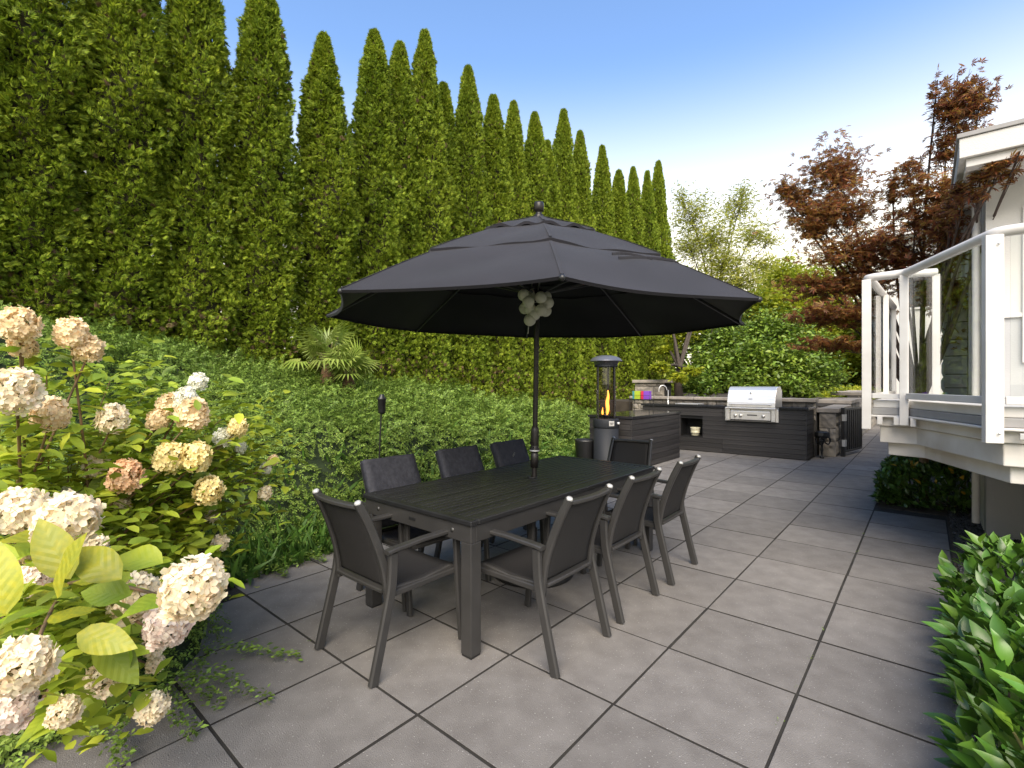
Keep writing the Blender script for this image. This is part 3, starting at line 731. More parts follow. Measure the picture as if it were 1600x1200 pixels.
fl.tube(smooth_path([(.03,-.02,.93),(.05,-.03,1.02),(.035,-.02,1.13),(.055,-.025,1.24),(.045,-.02,1.33)], 4), [.012+.020*math.sin(math.pi*min(i/16*1.15,1))*(1-.3*i/16) if i < 16 else .002 for i in range(17)], 8)
fl.build('flame', M_flame, ht)
fl = MB(); fl.tube(smooth_path([(-.06,.0,.93),(-.065,.0,.98),(-.058,.0,1.05)], 4), [.010,.014,.017,.018,.015,.011,.007,.004,.001], 8); fl.build('flame', M_flame, ht)

b = MB(); b.lathe([(.0001,0),(.13,0),(.15,.03),(.165,.34),(.172,.36),(.172,.385),(.158,.385),(.15,.36),(.0001,.35)], 28)
pc = at(914, 700, 8.1); tag(b.build('plant_pot', M_black, None, 0, (pc.x, pc.y, .0)), 'small round black pot beside the heater at the bank', 'pot')
pot = bpy.data.objects['plant_pot']; pot.location.z = .12

# ------------------------------------------------------------------ the outdoor kitchen
IX0, IX1, IY0, IY1, IZ = -4.44, -3.64, 7.27, 9.28, .90
isl = thing('kitchen_island', 'charcoal plank clad island with black stone top behind the heater', 'counter', ((IX0+IX1)/2, (IY0+IY1)/2, 0))
ox, oy = isl.location.x, isl.location.y
box('carcass', M_black, IX0+.03-ox, IX1-.03-ox, IY0+.03-oy, IY1-.03-oy, .01, IZ-.045, isl, 0)
npk = 9; ph = (IZ-.045-.01)/npk
def plank(parent, x0, x1, y0, y1, z0, z1):
    o = box('plank', M_plank, x0, x1, y0, y1, z0, z1, parent, .002); return o
for k in range(npk):
    z0 = .01+k*ph+.002; z1 = z0+ph-.005
    plank(isl, IX1-.029-ox, IX1-ox+random.uniform(-.001,.001), IY0-oy, IY1-oy, z0, z1)
    plank(isl, IX0+.001-ox, IX1-.031-ox, IY0-oy, IY0+.029-oy, z0, z1)
    plank(isl, IX0-ox, IX0+.029-ox, IY0+.031-oy, IY1-oy, z0, z1)
    plank(isl, IX0+.031-ox, IX1-.031-ox, IY1-.029-oy, IY1-oy, z0, z1)
box('worktop', M_granite, IX0-.02-ox, IX1+.02-ox, IY0-.025-oy, IY1+.02-oy, IZ-.043, IZ, isl, .004)

KX0, KX1, KY0, KY1, KZ = -4.95, -1.69, 10.42, 11.16, .985
kit = thing('barbecue_counter', 'long charcoal plank clad barbecue counter with niche and black stone top', 'counter', ((KX0+KX1)/2, (KY0+KY1)/2, 0))
kx, ky = kit.location.x, kit.location.y
NX0, NX1, NZ0, NZ1 = -4.07, -3.60, .315, .69
for (x0, x1, z0, z1) in ((KX0+.03, NX0, .01, KZ-.05), (NX1, KX1-.03, .01, KZ-.05), (NX0, NX1, .01, NZ0), (NX0, NX1, NZ1, KZ-.05)):
    box('carcass', M_black, x0-kx, x1-kx, KY0+.03-ky, KY1-ky, z0, z1, kit, 0)
box('niche_back', M_black, NX0-kx, NX1-kx, KY0+.40-ky, KY0+.42-ky, NZ0, NZ1, kit, 0)
npk = 10; ph = (KZ-.05-.01)/npk
for k in range(npk):
    z0 = .01+k*ph+.002; z1 = z0+ph-.005
    if z1 > NZ0+.01 and z0 < NZ1-.01:
        segs = [(KX0, NX0-.002), (NX1+.002, KX1-.03)]
    else: segs = [(KX0, -3.2), (-3.197, KX1-.03)]
    for x0, x1 in segs: plank(kit, x0-kx, x1-kx, KY0-ky+random.uniform(-.001,.001), KY0+.029-ky, z0, z1)
    plank(kit, KX1-.029-kx, KX1-kx, KY0-ky, KY1-ky, z0, z1)
GXa, GXb = -3.14, -2.16
box('worktop', M_granite, KX0-.03-kx, GXa-.01-kx, KY0-.03-ky, KY1-ky, KZ-.048, KZ, kit, .004)
box('worktop', M_granite, GXb+.01-kx, KX1+.03-kx, KY0-.03-ky, KY1-ky, KZ-.048, KZ, kit, .004)
box('worktop', M_granite, GXa-.008-kx, GXb+.008-kx, KY1-.14-ky, KY1-ky, KZ-.048, KZ, kit, .004)
box('sink_cover', M_steel, -4.25-kx, -3.75-kx, KY0+.14-ky, KY0+.52-ky, KZ+.001, KZ+.014, kit, .004)
# grill
gr = thing('gas_grill', 'built in stainless steel gas grill with closed hood', 'grill', ((GXa+GXb)/2, KY0, 0)); gw = (GXb-GXa)/2
box('firebox', M_steel, -gw+.05, gw-.05, .02, .56, .72, .965, gr, .004)
box('face_frame', M_steel, -gw, gw, -.012, -.004+.012, .685, .935, gr, .003)
fp = box('control_panel', M_steel, -gw+.12, gw-.12, -.085, -.014, .715, .895, gr, .012)
for s in (-1, 1): box('side_bracket', M_steel, s*(gw-.075)-.035, s*(gw-.075)+.035, -.095, -.014, .70, .945, gr, .006)
box('drip_slot', M_black, -gw+.125, gw-.125, -.080, -.016, .700, .7135, gr, .0)
box('front_lip', M_steel, -gw+.03, gw-.03, -.12, .02, .936, .962, gr, .008)
for xx in (-.27, -.17, .24):
    b = MB(); b.lathe([(.034,0),(.034,.006),(.024,.008),(.026,.03),(.022,.036),(.0001,.036)], 20); kb = b.build('knob', M_steel, gr); kb.location = (xx, -.0855, .80); kb.rotation_euler = (R(90), 0, 0)
    b = MB(); b.box(-.003,.003,-.022,.022,.0365,.041); b.build('knob_grip', M_black, kb)
bb = MB(); bb.box(-.09,.09,-.003,.003,-.010,.010); bb.build('name_plate', M_black, gr, .002, (.04, -.087, .815))
# hood: profile in y-z, swept along x
prof = [(-.06,.972),(-.052,1.06),(-.005,1.20),(.05,1.305),(.11,1.355),(.20,1.375),(.40,1.375),(.52,1.30),(.54,.972)]
b = MB(); w_ = gw-.045; nP = len(prof)
b.v = [(-w_, p[0], p[1]) for p in prof] + [(w_, p[0], p[1]) for p in prof]
for i in range(nP-1): b.f.append((i, nP+i, nP+i+1, i+1))
b.f.append(tuple(range(nP))); b.f.append(tuple(range(2*nP-1, nP-1, -1))); b.sm = [False]*len(b.f); b.mi = [0]*len(b.f)
b.build('hood', M_steel, gr, .012)
hdl = MB(); hdl.tube([(-w_+.06,-.115,1.03),(w_-.06,-.115,1.03)], .014, 12); hd = hdl.build('hood_handle', M_steel, gr)
for s in (-1, 1): b = MB(); b.tube([(s*(w_-.10),-.115,1.03),(s*(w_-.10),-.05,1.03)], .010, 8); b.build('handle_post', M_steel, hd)
bb = MB(); bb.box(-.035,.035,-.002,.002,-.012,.012); o = bb.build('hood_badge', M_cap, gr, .001, (.0, -.035, 1.135)); o.rotation_euler = (R(-18), 0, 0)
b = MB(); b.lathe([(.02,0),(.024,.002),(.024,.01),(.0001,.012)], 20); th = b.build('thermometer', M_steel, gr); th.location = (0, .02, 1.245); th.rotation_euler = (R(62), 0, 0)
# faucet
fp_ = thing('faucet', 'brushed steel gooseneck faucet at the counter sink', 'faucet', (-4.60, KY0+.60, KZ))
b = MB(); b.lathe([(.0001,0),(.028,0),(.028,.012),(.018,.02),(.016,.08)], 18); b.build('base', M_steel, fp_)
b = MB(); b.tube([(0,0,.06),(0,0,.30)] + [(-.09+.09*math.cos(q)*.75, -.09+.09*math.cos(q)*.75, .30+.11*math.sin(q)) for q in np.linspace(0, math.pi*1.05, 14)] + [(-.155,-.155,.26)], .011, 10); b.build('spout', M_steel, fp_)
b = MB(); b.tube([(0,-.015,.07),(-.02,-.05,.12)], .007, 8); b.build('lever', M_steel, fp_)
# pot in the niche
b = MB(); b.lathe([(.0001,0),(.075,0),(.085,.015),(.088,.06),(.095,.064),(.095,.078),(.088,.082),(.098,.13),(.104,.165),(.106,.178),(.095,.18),(.09,.15),(.0001,.05)], 28)
tag(b.build('ceramic_pot', mat('cream_glaze', (.62,.58,.42), .4, c2=(.42,.40,.28), nscale=16), None, 0, (-3.80, KY0+.13, NZ0+.001)), 'small cream ribbed ceramic pot in the dark counter niche', 'pot')
# candle stand on the island
cs = thing('lantern_stand', 'black wire stand on the island top', 'stand', (-4.22, 8.83, IZ))
for x in (-.20, .20):
    for y in (-.09, .09):
        b = MB(); b.tube([(x, y, 0), (x, y, .215)], .006, 8); b.build('leg', M_black, cs)
box('tray', M_black, -.215, .215, -.10, .10, .215, .235, cs, .002)
for s in (-1, 1): b = MB(); b.tube([(-.21, s*.098, .235), (-.21, s*.098, .31), (.21, s*.098, .31), (.21, s*.098, .235)] , .004, 6); b.build('guard_rail', M_black, cs)
for k, (x0, x1, c1, nm) in enumerate(((-.165,-.125,(.10,.36,.36),'teal'),(-.122,-.005,(.50,.62,.06),'lime green'),(.012,.065,(.70,.05,.12),'crimson'),(.068,.178,(.28,.10,.62),'violet'))):
    o = thing('candle_lantern', f'{nm} square glass candle holder on the black wire stand', 'candle holder', (-4.22+(x0+x1)/2, 8.83, IZ+.236), 0, 'coloured candle holders on the stand')
    hw_ = (x1-x0)/2; mm_ = mat(nm.replace(' ', '_')+'_glass', c1, .25, transl=.3)
    b = MB()
    for (a0_, a1_, b0_, b1_) in ((-hw_,hw_,-.055,-.049),(-hw_,hw_,.049,.055),(-hw_,-hw_+.006,-.0485,.0485),(hw_-.006,hw_,-.0485,.0485)): b.box(a0_,a1_,b0_,b1_,0,.155)
    b.box(-hw_+.0065, hw_-.0065, -.0485, .0485, .001, .008)
    b.build('glass_cup', mm_, o, .001)
    b = MB(); b.lathe([(.0001,.009),(min(hw_-.012,.035),.009),(min(hw_-.012,.035),.07),(.0001,.068)], 16); b.build('candle', M_white, o)

# ------------------------------------------------------------------ stone walls
def stone_face(parent, ax, fixed, a0, a1, z0, z1, th, ch, m, outward, mean=.42, name='stone'):
    """courses of rough blocks filling a rectangle; ax 'x' or 'y' is the run direction"""
    z = z0; row = 0
    while z < z1 - .04:
        h = min(ch*random.uniform(.8,1.2), z1 - z)
        if z1 - (z+h) < .06: h = z1 - z
        a = a0
        while a < a1 - .02:
            w = min(mean*random.uniform(.55,1.4), a1 - a)
            if a1 - (a+w) < .10: w = a1 - a
            pr = random.uniform(0, .022)
            b = MB(); g_ = .006; nn_ = 4; hw_, hh_ = w/2-g_, h/2-g_; vs = []; 
            for i in range(nn_+1):
                for j in range(nn_+1):
                    p, q = 2*i/nn_-1, 2*j/nn_-1; edge_ = max(abs(p), abs(q))
                    bul = (pr+.008)*(1-edge_**4) + (random.uniform(-.006,.006) if edge_ < .95 else 0)
                    vs.append((p*hw_, bul, q*hh_))
            fs_ = [(i*(nn_+1)+j, (i+1)*(nn_+1)+j, (i+1)*(nn_+1)+j+1, i*(nn_+1)+j+1) for i in range(nn_) for j in range(nn_)]
            o_ = len(vs); rim_ = [(-hw_,-th,-hh_),(hw_,-th,-hh_),(hw_,-th,hh_),(-hw_,-th,hh_)]; vs += rim_
            c4 = [0, nn_*(nn_+1), nn_*(nn_+1)+nn_, nn_]
            bot = [i*(nn_+1) for i in range(nn_+1)]; top_ = [i*(nn_+1)+nn_ for i in range(nn_+1)]
            fs_ += [tuple(reversed(bot)) + (o_, o_+1), tuple(top_) + (o_+2, o_+3), tuple(range(0, nn_+1)) + (o_+3, o_), tuple(reversed(range(nn_*(nn_+1), nn_*(nn_+1)+nn_+1))) + (o_+1, o_+2)]
            b.add(vs, fs_)
            o = b.build(name, m, parent)
            rz = {('x',-1): R(180), ('x',1): 0, ('y',1): R(-90), ('y',-1): R(90)}[(ax, outward)]
            o.location = (a+w/2, fixed, z+h/2) if ax == 'x' else (fixed, a+w/2, z+h/2); o.rotation_euler = (0, 0, rz)
            a += w
        z += h; row += 1
def coping(parent, x0, x1, y0, y1, z0, z1, run):
    a0, a1 = (x0, x1) if run == 'x' else (y0, y1); k = max(1, round((a1-a0)/.85)); st = (a1-a0)/k
    for i in range(k):
        p0, p1 = a0+i*st+.003, a0+(i+1)*st-.003; dz = random.uniform(-.006,.006)
        if run == 'x': o = box('coping_stone', M_stonecap, p0, p1, y0, y1, z0, z1+dz, parent, .012)
        else: o = box('coping_stone', M_stonecap, x0, x1, p0, p1, z0, z1+dz, parent, .012)
M_mortar = mat('wall_core', (.07,.065,.06), .95)
w1 = thing('retaining_wall', 'low rough stone retaining wall running behind the barbecue counter', 'wall')
box('core', M_mortar, -5.6, -1.66, 11.22, 11.45, 0, 1.06, w1, 0)
stone_face(w1, 'x', 11.215, -5.6, -1.66, .70, 1.06, .02, .13, M_stone, -1, .26)
coping(w1, -5.65, -1.66, 11.13, 11.56, 1.065, 1.135, 'x')
w2 = thing('path_wall', 'stepped stone garden wall with stone coping beside the path', 'wall')
box('core', M_mortar, -1.60, -1.36, 11.28, 13.35, 0, .86, w2, 0)
stone_face(w2, 'x', 11.27, -1.62, -1.335, 0.0, .86, .03, .27, M_stone, -1, .24)
for (ya, yb, zt) in ((11.30,13.35,.86),(13.36,15.6,.97),(15.61,21,1.12)):
    if ya > 12: box('core', M_mortar, -1.60, -1.36, ya, yb, 0, zt, w2, 0)
    stone_face(w2, 'y', -1.345, ya, yb, 0, zt, .02, .27, M_stone, 1, .5)
    coping(w2, -1.98, -1.29, ya-.06 if ya < 12 else ya, yb, zt+.004, zt+.095, 'y')
sp = thing('stone_pier', 'stone block pier at the left end of the counter behind the faucet', 'pier')
box('core', M_mortar, -5.75, -5.05, 11.75, 12.3, .9, 1.45, sp, 0)
stone_face(sp, 'x', 11.745, -5.8, -5.0, .9, 1.45, .02, .27, M_stone, -1, .4)
coping(sp, -5.85, -4.95, 11.68, 12.35, 1.455, 1.54, 'x')
b = MB(); b.box(-14, -1.62, 11.46, 40, -.1, .98); tag(b.build('raised_bed', M_soil), 'raised planting bed behind the stone walls', kind='structure')
# gate
gt = thing('metal_gate', 'black metal slat gate standing open beside the path', 'gate', (-1.245, 11.50, 0), R(-11))
box('hinge_post', M_black, -.03, .03, -.03, .03, 0, .96, gt, .003)
for k in range(8): box('slat', M_black, -.010, .010, .11+k*.115, .11+k*.115+.055, .115, .905, gt, .002)
for z in (.075, .905): box('frame_rail', M_black, -.018, .018, .045, 1.06, z, z+.038, gt, .002)
for y in (.045, 1.022): box('frame_stile', M_black, -.0185, .0185, y, y+.038, .114, .904, gt, .002)
for z in (.20, .70): box('hinge', M_cap, -.012, .045, -.045, .055, z, z+.13, gt, .004)
b = MB(); b.tube([(.02,1.0,.80),(.06,1.0,.80),(.06,.90,.80)], .008, 8); b.build('latch_handle', M_black, gt)
# black iron pedestal
pd = thing('iron_pedestal', 'small black cast iron pedestal in front of the stone wall end', 'pedestal', (-1.53, 10.98, 0))
b = MB(); b.lathe([(.0001,0),(.035,0),(.04,.02),(.02,.04),(.016,.12),(.03,.16),(.022,.20),(.018,.26),(.045,.32),(.05,.36),(.02,.38)], 16); b.build('stem', M_black, pd)
b = MB(); b.lathe([(.0001,.37),(.06,.372),(.115,.40),(.13,.44),(.125,.50),(.09,.52),(.0001,.51)], 10, smooth=False); b.build('bowl', M_black, pd)
for k in range(3):
    a = k*2.1+.4; b = MB(); b.tube(smooth_path([(.02*math.cos(a),.02*math.sin(a),.34),(.10*math.cos(a),.10*math.sin(a),.27),(.14*math.cos(a),.14*math.sin(a),.34),(.12*math.cos(a),.12*math.sin(a),.40)],4), .014, 7); b.build('scroll', M_black, pd)

# ------------------------------------------------------------------ the raised deck
dk = thing('balcony_deck', 'raised white balcony deck with glass railing and stepped fascia boards', 'balcony')
P1, P2, P3, P4 = (.311,4.138), (-.131,5.185), (-.382,5.203), (-.300,7.40)
A = (3.2, 4.138+.02)
def inset(k): # outline moved inward by k
    return [(A[0], A[1]+k), (P1[0]+k*.63, P1[1]+k), (P2[0]+k*.95, P2[1]+k*.62), (P3[0]+k, P3[1]+k), (P4[0]+k, P4[1]-k*.2), (.40, P4[1]-k*.2), (.40, 6.29), (A[0], 6.29)]
for (z0, z1, k, m_, nm) in ((1.225,1.29,.03,M_white,'deck_edge'),(1.165,1.223,.02,M_ledge,'membrane_edge'),(1.145,1.163,.0,M_white,'drip_strip'),(1.068,1.143,.055,M_whitedirty,'fascia_board'),(.925,1.066,.075,M_whitedirty,'fascia_board'),(.815,.923,.13,M_whitedirty,'fascia_board')):
    b = MB(); b.prism(inset(k), z0, z1); b.build(nm, m_, dk, .006)
RZ = 2.348
def rail_between(p, q, z=RZ, r=.032, ext=0): 
    return [(p[0], p[1], z), (q[0], q[1], z)]
b = MB(); b.tube([(A[0],A[1]+.01,RZ), (P1[0]+.05,P1[1]+.012,RZ), (P1[0]+.01,P1[1]+.03,RZ), (P1[0]-.012,P1[1]+.07,RZ), (P2[0]+.02,P2[1]-.05,RZ), (P2[0]-.015,P2[1]-.005,RZ), (P2[0]-.07,P2[1]+.005,RZ), (P3[0]+.04,P3[1]+.002,RZ),(P3[0]-.005,P3[1]+.03,RZ),(P3[0]+.006,P3[1]+.1,RZ), (P4[0],P4[1],RZ)], .033, 16); b.build('handrail', M_white, dk)
b = MB(); b.tube([(P2[0]-.01,P2[1]+.02,RZ-.002), (.06,5.30,RZ-.002)], .033, 14); b.build('handrail', M_white, dk)
def post(p, z0, z1, w=.055, d=.055, a=0):
    o = box('post', M_white, -w/2, w/2, -d/2, d/2, -(z1-z0)/2, (z1-z0)/2, dk, .004); o.location = (p[0], p[1], (z0+z1)/2); o.rotation_euler = (0, 0, a); return o
aP = math.atan2(P2[1]-P1[1], P2[0]-P1[0])
post((P1[0]-.005,P1[1]-.004), 1.07, RZ-.02, .088, .05, R(20)); post((P2[0]-.01,P2[1]-.012), 1.085, RZ-.02, .06, .055, 0); post((P3[0]-.012,P3[1]-.012), 1.04, RZ-.02, .065, .055, 0)
post((P3[0]+.07,6.2), 1.15, RZ-.02, .045, .045); post(P4, 1.15, RZ-.02, .05, .05); post((.06,5.30), 1.29, RZ-.02, .05, .05); post((1.7, A[1]), 1.07, RZ-.02, .07, .05)
def pane(p, q, z0, z1, nm='glass_pane', inset_=.07):
    p, q = Vector((*p,0)), Vector((*q,0)); d = (q-p).normalized(); n2 = Vector((-d.y, d.x, 0))*.004; p = p+d*inset_; q = q-d*inset_
    b = MB(); b.prism([(p+n2)[:2], (q+n2)[:2], (q-n2)[:2], (p-n2)[:2]], z0, z1); return b.build(nm, M_glass, dk)
def bar(nm, p, q, z0, z1, w, m_=None, inset_=.03):
    p, q = Vector((*p,0)), Vector((*q,0)); d = (q-p).normalized(); n2 = Vector((-d.y, d.x, 0))*w/2; p = p+d*inset_; q = q-d*inset_
    b = MB(); b.prism([(p+n2)[:2], (q+n2)[:2], (q-n2)[:2], (p-n2)[:2]], z0, z1); return b.build(nm, m_ or M_white, dk, .003)
for (p, q) in ((P1,P2),(A,P1)):
    bar('bottom_rail', p, q, 1.305, 1.352, .04, inset_=.05); pane(p, q, 1.353, RZ-.036)
bar('bottom_rail', P2, P3, 1.305, 1.345, .035); bar('bottom_rail', P3, P4, 1.305, 1.345, .035)
pane(P3, P4, 1.346, RZ-.036)
for x in (.42, 1.6): box('clip', M_cap, x, x+.05, A[1]-.034, A[1]-.012, 1.10, 1.135, dk, .002)
for (x, y) in ((P2[0]-.06,P2[1]-.01),(P2[0]+.05,P2[1]-.10),(P3[0]+.08,P3[1]-.02)): box('bolt_plate', M_white, x-.018, x+.018, y-.015, y+.015, 1.085, 1.15, dk, .002)
rs = MB(); rs.box(-.022,.022,-.0015,.0015,-.03,.03)
sm = MB(); sm.lathe([(.0001,.004),(.006,.003),(.008,0)], 10); smm = sm.mesh('screw', M_cap)
for (x, z) in ((P1[0]-.028,1.12),(P1[0]+.022,1.13),(P1[0]-.03,2.27),(P1[0]+.02,2.27),(.46,1.105),(.52,1.105),(.40,1.33)):
    o = obj('screw', smm, dk, 0, (x, P1[1]-.034 if x < .36 else A[1]-.022+(.045 if z < 1.2 else 0), z)); o.rotation_euler = (R(90), 0, 0)
# rust streaks with an outline of their own under the corner post
rust = mat('rust_stain', (.24,.075,.025), .9, c2=(.34,.15,.06), nscale=40)
for (x, z, w, h) in ((.405,.992,.014,.018),(.418,.972,.009,.026),(.394,1.004,.010,.009)):
    nb_ = 10; b = MB(); pts_ = [(x+w*math.cos(q)*random.uniform(.6,1.1), z+h*math.sin(q)*random.uniform(.6,1.1)) for q in np.linspace(0, 2*math.pi, nb_, endpoint=False)]
    b.add([(p[0], A[1]+.0715, p[1]) for p in pts_], [tuple(range(nb_))]); b.build('rust_stain', rust, dk)
# support post under the deck
# ------------------------------------------------------------------ the house
hs_ = thing('white_house', 'white stucco house with flat roof and window behind the balcony', 'house')
HX0, HY0 = .42, 6.30
def hbox(nm, m_, *a, bevel=.004): return box(nm, m_, *a, hs_, bevel)
WX0, WX1, WZ0, WZ1 = .655, 2.0, 1.62, 3.02
hbox('wall', M_stucco, HX0, WX0, HY0, HY0+.25, 2.05, 3.30, bevel=0)
hbox('wall', M_stucco, WX1, 6.5, HY0, HY0+.25, 2.05, 3.30, bevel=0)
hbox('wall', M_stucco, WX0, WX1, HY0, HY0+.25, WZ1, 3.30, bevel=0)
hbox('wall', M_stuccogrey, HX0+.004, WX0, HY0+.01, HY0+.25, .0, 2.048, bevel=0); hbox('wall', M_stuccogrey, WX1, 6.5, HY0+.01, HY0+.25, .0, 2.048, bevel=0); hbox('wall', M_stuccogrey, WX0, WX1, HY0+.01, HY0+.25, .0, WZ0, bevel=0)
hbox('wall_trim', M_white, HX0-.012, 6.5, HY0-.016, HY0-.002, 2.03, 2.07)
hbox('wall', M_stucco, HX0, HX0+.25, HY0+.252, 15.0, 0, 3.30, bevel=0)
hbox('wall', M_stucco, 6.25, 6.5, HY0+.252, 15.0, 0, 3.30, bevel=0)
hbox('wall', M_stucco, HX0+.252, 6.248, 14.75, 15.0, 0, 3.30, bevel=0)
wf = box('window', M_white, WX0, WX0+.05, HY0-.02, HY0+.06, WZ0, WZ1, hs_, .003)
def wsub(nm, m_, x0, x1, y0, y1, z0, z1):
    o = box(nm, m_, x0, x1, y0, y1, z0, z1, wf, .003); o.location = Vector(o.location) - Vector(wf.location); return o
wsub('frame', M_white, WX1-.05, WX1, HY0-.02, HY0+.06, WZ0, WZ1); wsub('frame', M_white, WX0+.051, WX1-.051, HY0-.02, HY0+.06, WZ1-.05, WZ1); wsub('frame', M_white, WX0+.051, WX1-.051, HY0-.02, HY0+.06, WZ0, WZ0+.05)
wsub('pane', M_glass, WX0+.051, WX1-.051, HY0+.02, HY0+.028, WZ0+.051, WZ1-.051)
wsub('blind', mat('tan_blind', (.30,.17,.07), .8, c2=(.22,.12,.05), nscale=8), WX0+.051, WX1-.051, HY0+.15, HY0+.16, WZ0+.35, WZ1)
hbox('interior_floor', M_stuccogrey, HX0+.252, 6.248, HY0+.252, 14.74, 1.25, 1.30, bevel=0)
rf = hbox('roof', M_stucco, .215, 6.7, 5.70, 15.2, 3.375, 3.545, bevel=.006)
def rsub(nm, m_, x0, x1, y0, y1, z0, z1):
    o = box(nm, m_, x0, x1, y0, y1, z0, z1, rf, .004); o.location = Vector(o.location) - Vector(rf.location); return o
rsub('roof_flashing', M_ledge, .20, 6.72, 5.685, 15.22, 3.547, 3.585)
rsub('soffit', M_white, .26, 6.66, 5.745, 15.15, 3.302, 3.373)
# side wall fittings: drainpipe, trims and a side window
for y in (6.7, 8.1, 9.6): hbox('side_trim', M_white, HX0-.03, HX0-.002, y, y+.07, 1.3, 3.30)
hbox('side_window', M_black, HX0-.02, HX0-.003, 7.0, 7.9, 2.35, 3.0)
b = MB(); b.tube([(HX0-.06,6.42,3.3),(HX0-.06,6.42,.1)], .03, 10); b.build('drainpipe', M_white, hs_)
# walls under the deck
hbox('foundation_wall', M_stucco, .72, 3.2, 4.62, 4.80, .0, .812, bevel=0)
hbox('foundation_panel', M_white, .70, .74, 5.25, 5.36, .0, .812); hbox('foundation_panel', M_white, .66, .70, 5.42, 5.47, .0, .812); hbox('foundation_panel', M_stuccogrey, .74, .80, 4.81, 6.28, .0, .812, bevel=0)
hbox('meter_box', mat('blue_grey_box', (.13,.15,.20), .5), .88, 1.02, 4.50, 4.617, .50, .62)
ch = thing('stone_column', 'grey split stone column beside the house seen through the railing glass', 'column')
box('core', M_mortar, .19, .405, 8.62, 9.4, 0, 2.55, ch, 0)
stone_face(ch, 'x', 8.61, .165, .41, 0, 2.55, .02, .22, M_stonegrey, -1, .26); stone_face(ch, 'y', .18, 8.62, 9.4, 0, 2.55, .02, .22, M_stonegrey, -1, .3)
nh = thing('neighbour_house', 'white flat roofed house far behind the red maple', 'house')
box('wall', M_stucco, -1.15, 7, 23.5, 32, 0, 6.9, nh, 0); r2 = box('roof', M_stucco, -1.5, 7.4, 23.0, 32.4, 6.91, 7.35, nh, .01)
for x in (-.6, 1.2):
    wo = box('window', M_white, x, x+1.1, 23.44, 23.495, 4.2, 5.8, nh, .004); o = box('pane', M_black, -.48, .48, -.032, -.029, -.72, .72, wo, 0)

# ------------------------------------------------------------------ shrubs in the beds on the right
def leafy_shrub(name, label, n_single, n_mass, fill, leaf_len, m_leaf, m_mass, base, accents=None, stems=14, up=.5):
    t = thing(name, label, 'shrub', base)
    T = leaf_shape(.22, .12, .20)
    pos, nor = fill(n_single + n_mass)
    dist = np.linalg.norm(pos - np.array([0,0,CAM_H]), axis=1) - nor[:,2]*.15 + rng.uniform(0,.25,len(pos))
    od = np.argsort(dist); pos, nor = pos[od], nor[od]
    tmp = []
    for k in range(3):
        v, f = leaf_arrays((leaf_shape(.20+.03*k, .12, .12+.10*k)), np.zeros((1,3)), np.array([[1.,0,0]]), np.array([[0,0,1.]]), [1.])
        tmp.append(np_mesh('leaf', [(v, f, 0)], [m_leaf], True))
    acc = [np_mesh('leaf', [(*leaf_arrays(leaf_shape(.22,.1,.3), np.zeros((1,3)), np.array([[1.,0,0]]), np.array([[0,0,1.]]), [1.]), 0)], [M_orange], True)]
    X = nor*.75 + rand_unit(len(pos))*.75 + np.array([0,0,up]); Nn_ = np.array([0,0,1.])[None] + rand_unit(len(pos))*.55 + nor*.3
    Ls = rng.uniform(.7, 1.2, len(pos))*leaf_len
    for i in range(n_single):
        x = Vector(X[i]).normalized(); nn_ = Vector(Nn_[i]); nn_ = (nn_ - x*nn_.dot(x)).normalized(); y = nn_.cross(x)
        mtx = Matrix((x, y, nn_)).transposed().to_4x4()
        o = obj('leaf', acc[0] if accents and i in accents else tmp[i % 3], t)
        o.matrix_basis = Matrix.Translation(Vector(pos[i]) - Vector(base)) @ mtx @ Matrix.Scale(Ls[i], 4)
    q = slice(n_single, None)
    o = obj('foliage', np_mesh('foliage', [(*leaf_arrays(T, pos[q]-np.array(base), X[q], Nn_[q], Ls[q]), 0)], [m_mass], True), t); o['kind'] = 'stuff'
    for k in range(stems):
        i = random.randrange(len(pos)); p = Vector(pos[i]) - Vector(base); r0 = Vector((p.x*.7, p.y*.85, 0))
        b = MB(); b.tube(smooth_path([r0, (r0+p)/2 + Vector((random.gauss(0,.02), random.gauss(0,.02), .03)), p], 3), [.007]*6+[.004], 6); b.build('stem', M_gstem, t)
    return t
def fill_hedge(x0, x1, y0, y1, h, lump):
    def f(n):
        P_, N_ = [], []
        while len(P_) < n:
            x, y = random.uniform(x0-.1, x1), random.uniform(y0, y1)
            top = h*(1+lump*math.sin(4*x+5*y)+lump*.7*math.sin(9*y-3*x))*min(1, .55+ (x-x0+.1)/.28)
            d = min(x-x0+.1, y-y0+.02)
            z = top*(random.uniform(.03,1) if d < .2 else random.uniform(.05,1)**.45)
            if d > .22 and z < top*.72: continue
            P_.append((x, y, z)); e = math.exp(-d/.15)
            N_.append((-e*.9, -e*.3, .3+z/top*.7))
        return np.array(P_), unit(np.array(N_))
    return f
leafy_shrub('laurel_shrub', 'glossy green laurel shrub filling the bed in the right foreground', 300, 3600, fill_hedge(.20, 1.5, 1.7, 4.15, .46, .10), .105, M_laurel, M_laurels, (.55, 2.8, 0), {7, 40, 77})
leafy_shrub('skimmia_shrub', 'square clipped dark green shrub with a few yellowed leaves under the balcony', 300, 3600, fill_hedge(-.34, .36, 7.06, 8.4, .50, .07), .085, M_box, M_boxs, (0, 7.75, 0), set(range(3, 60, 6)))

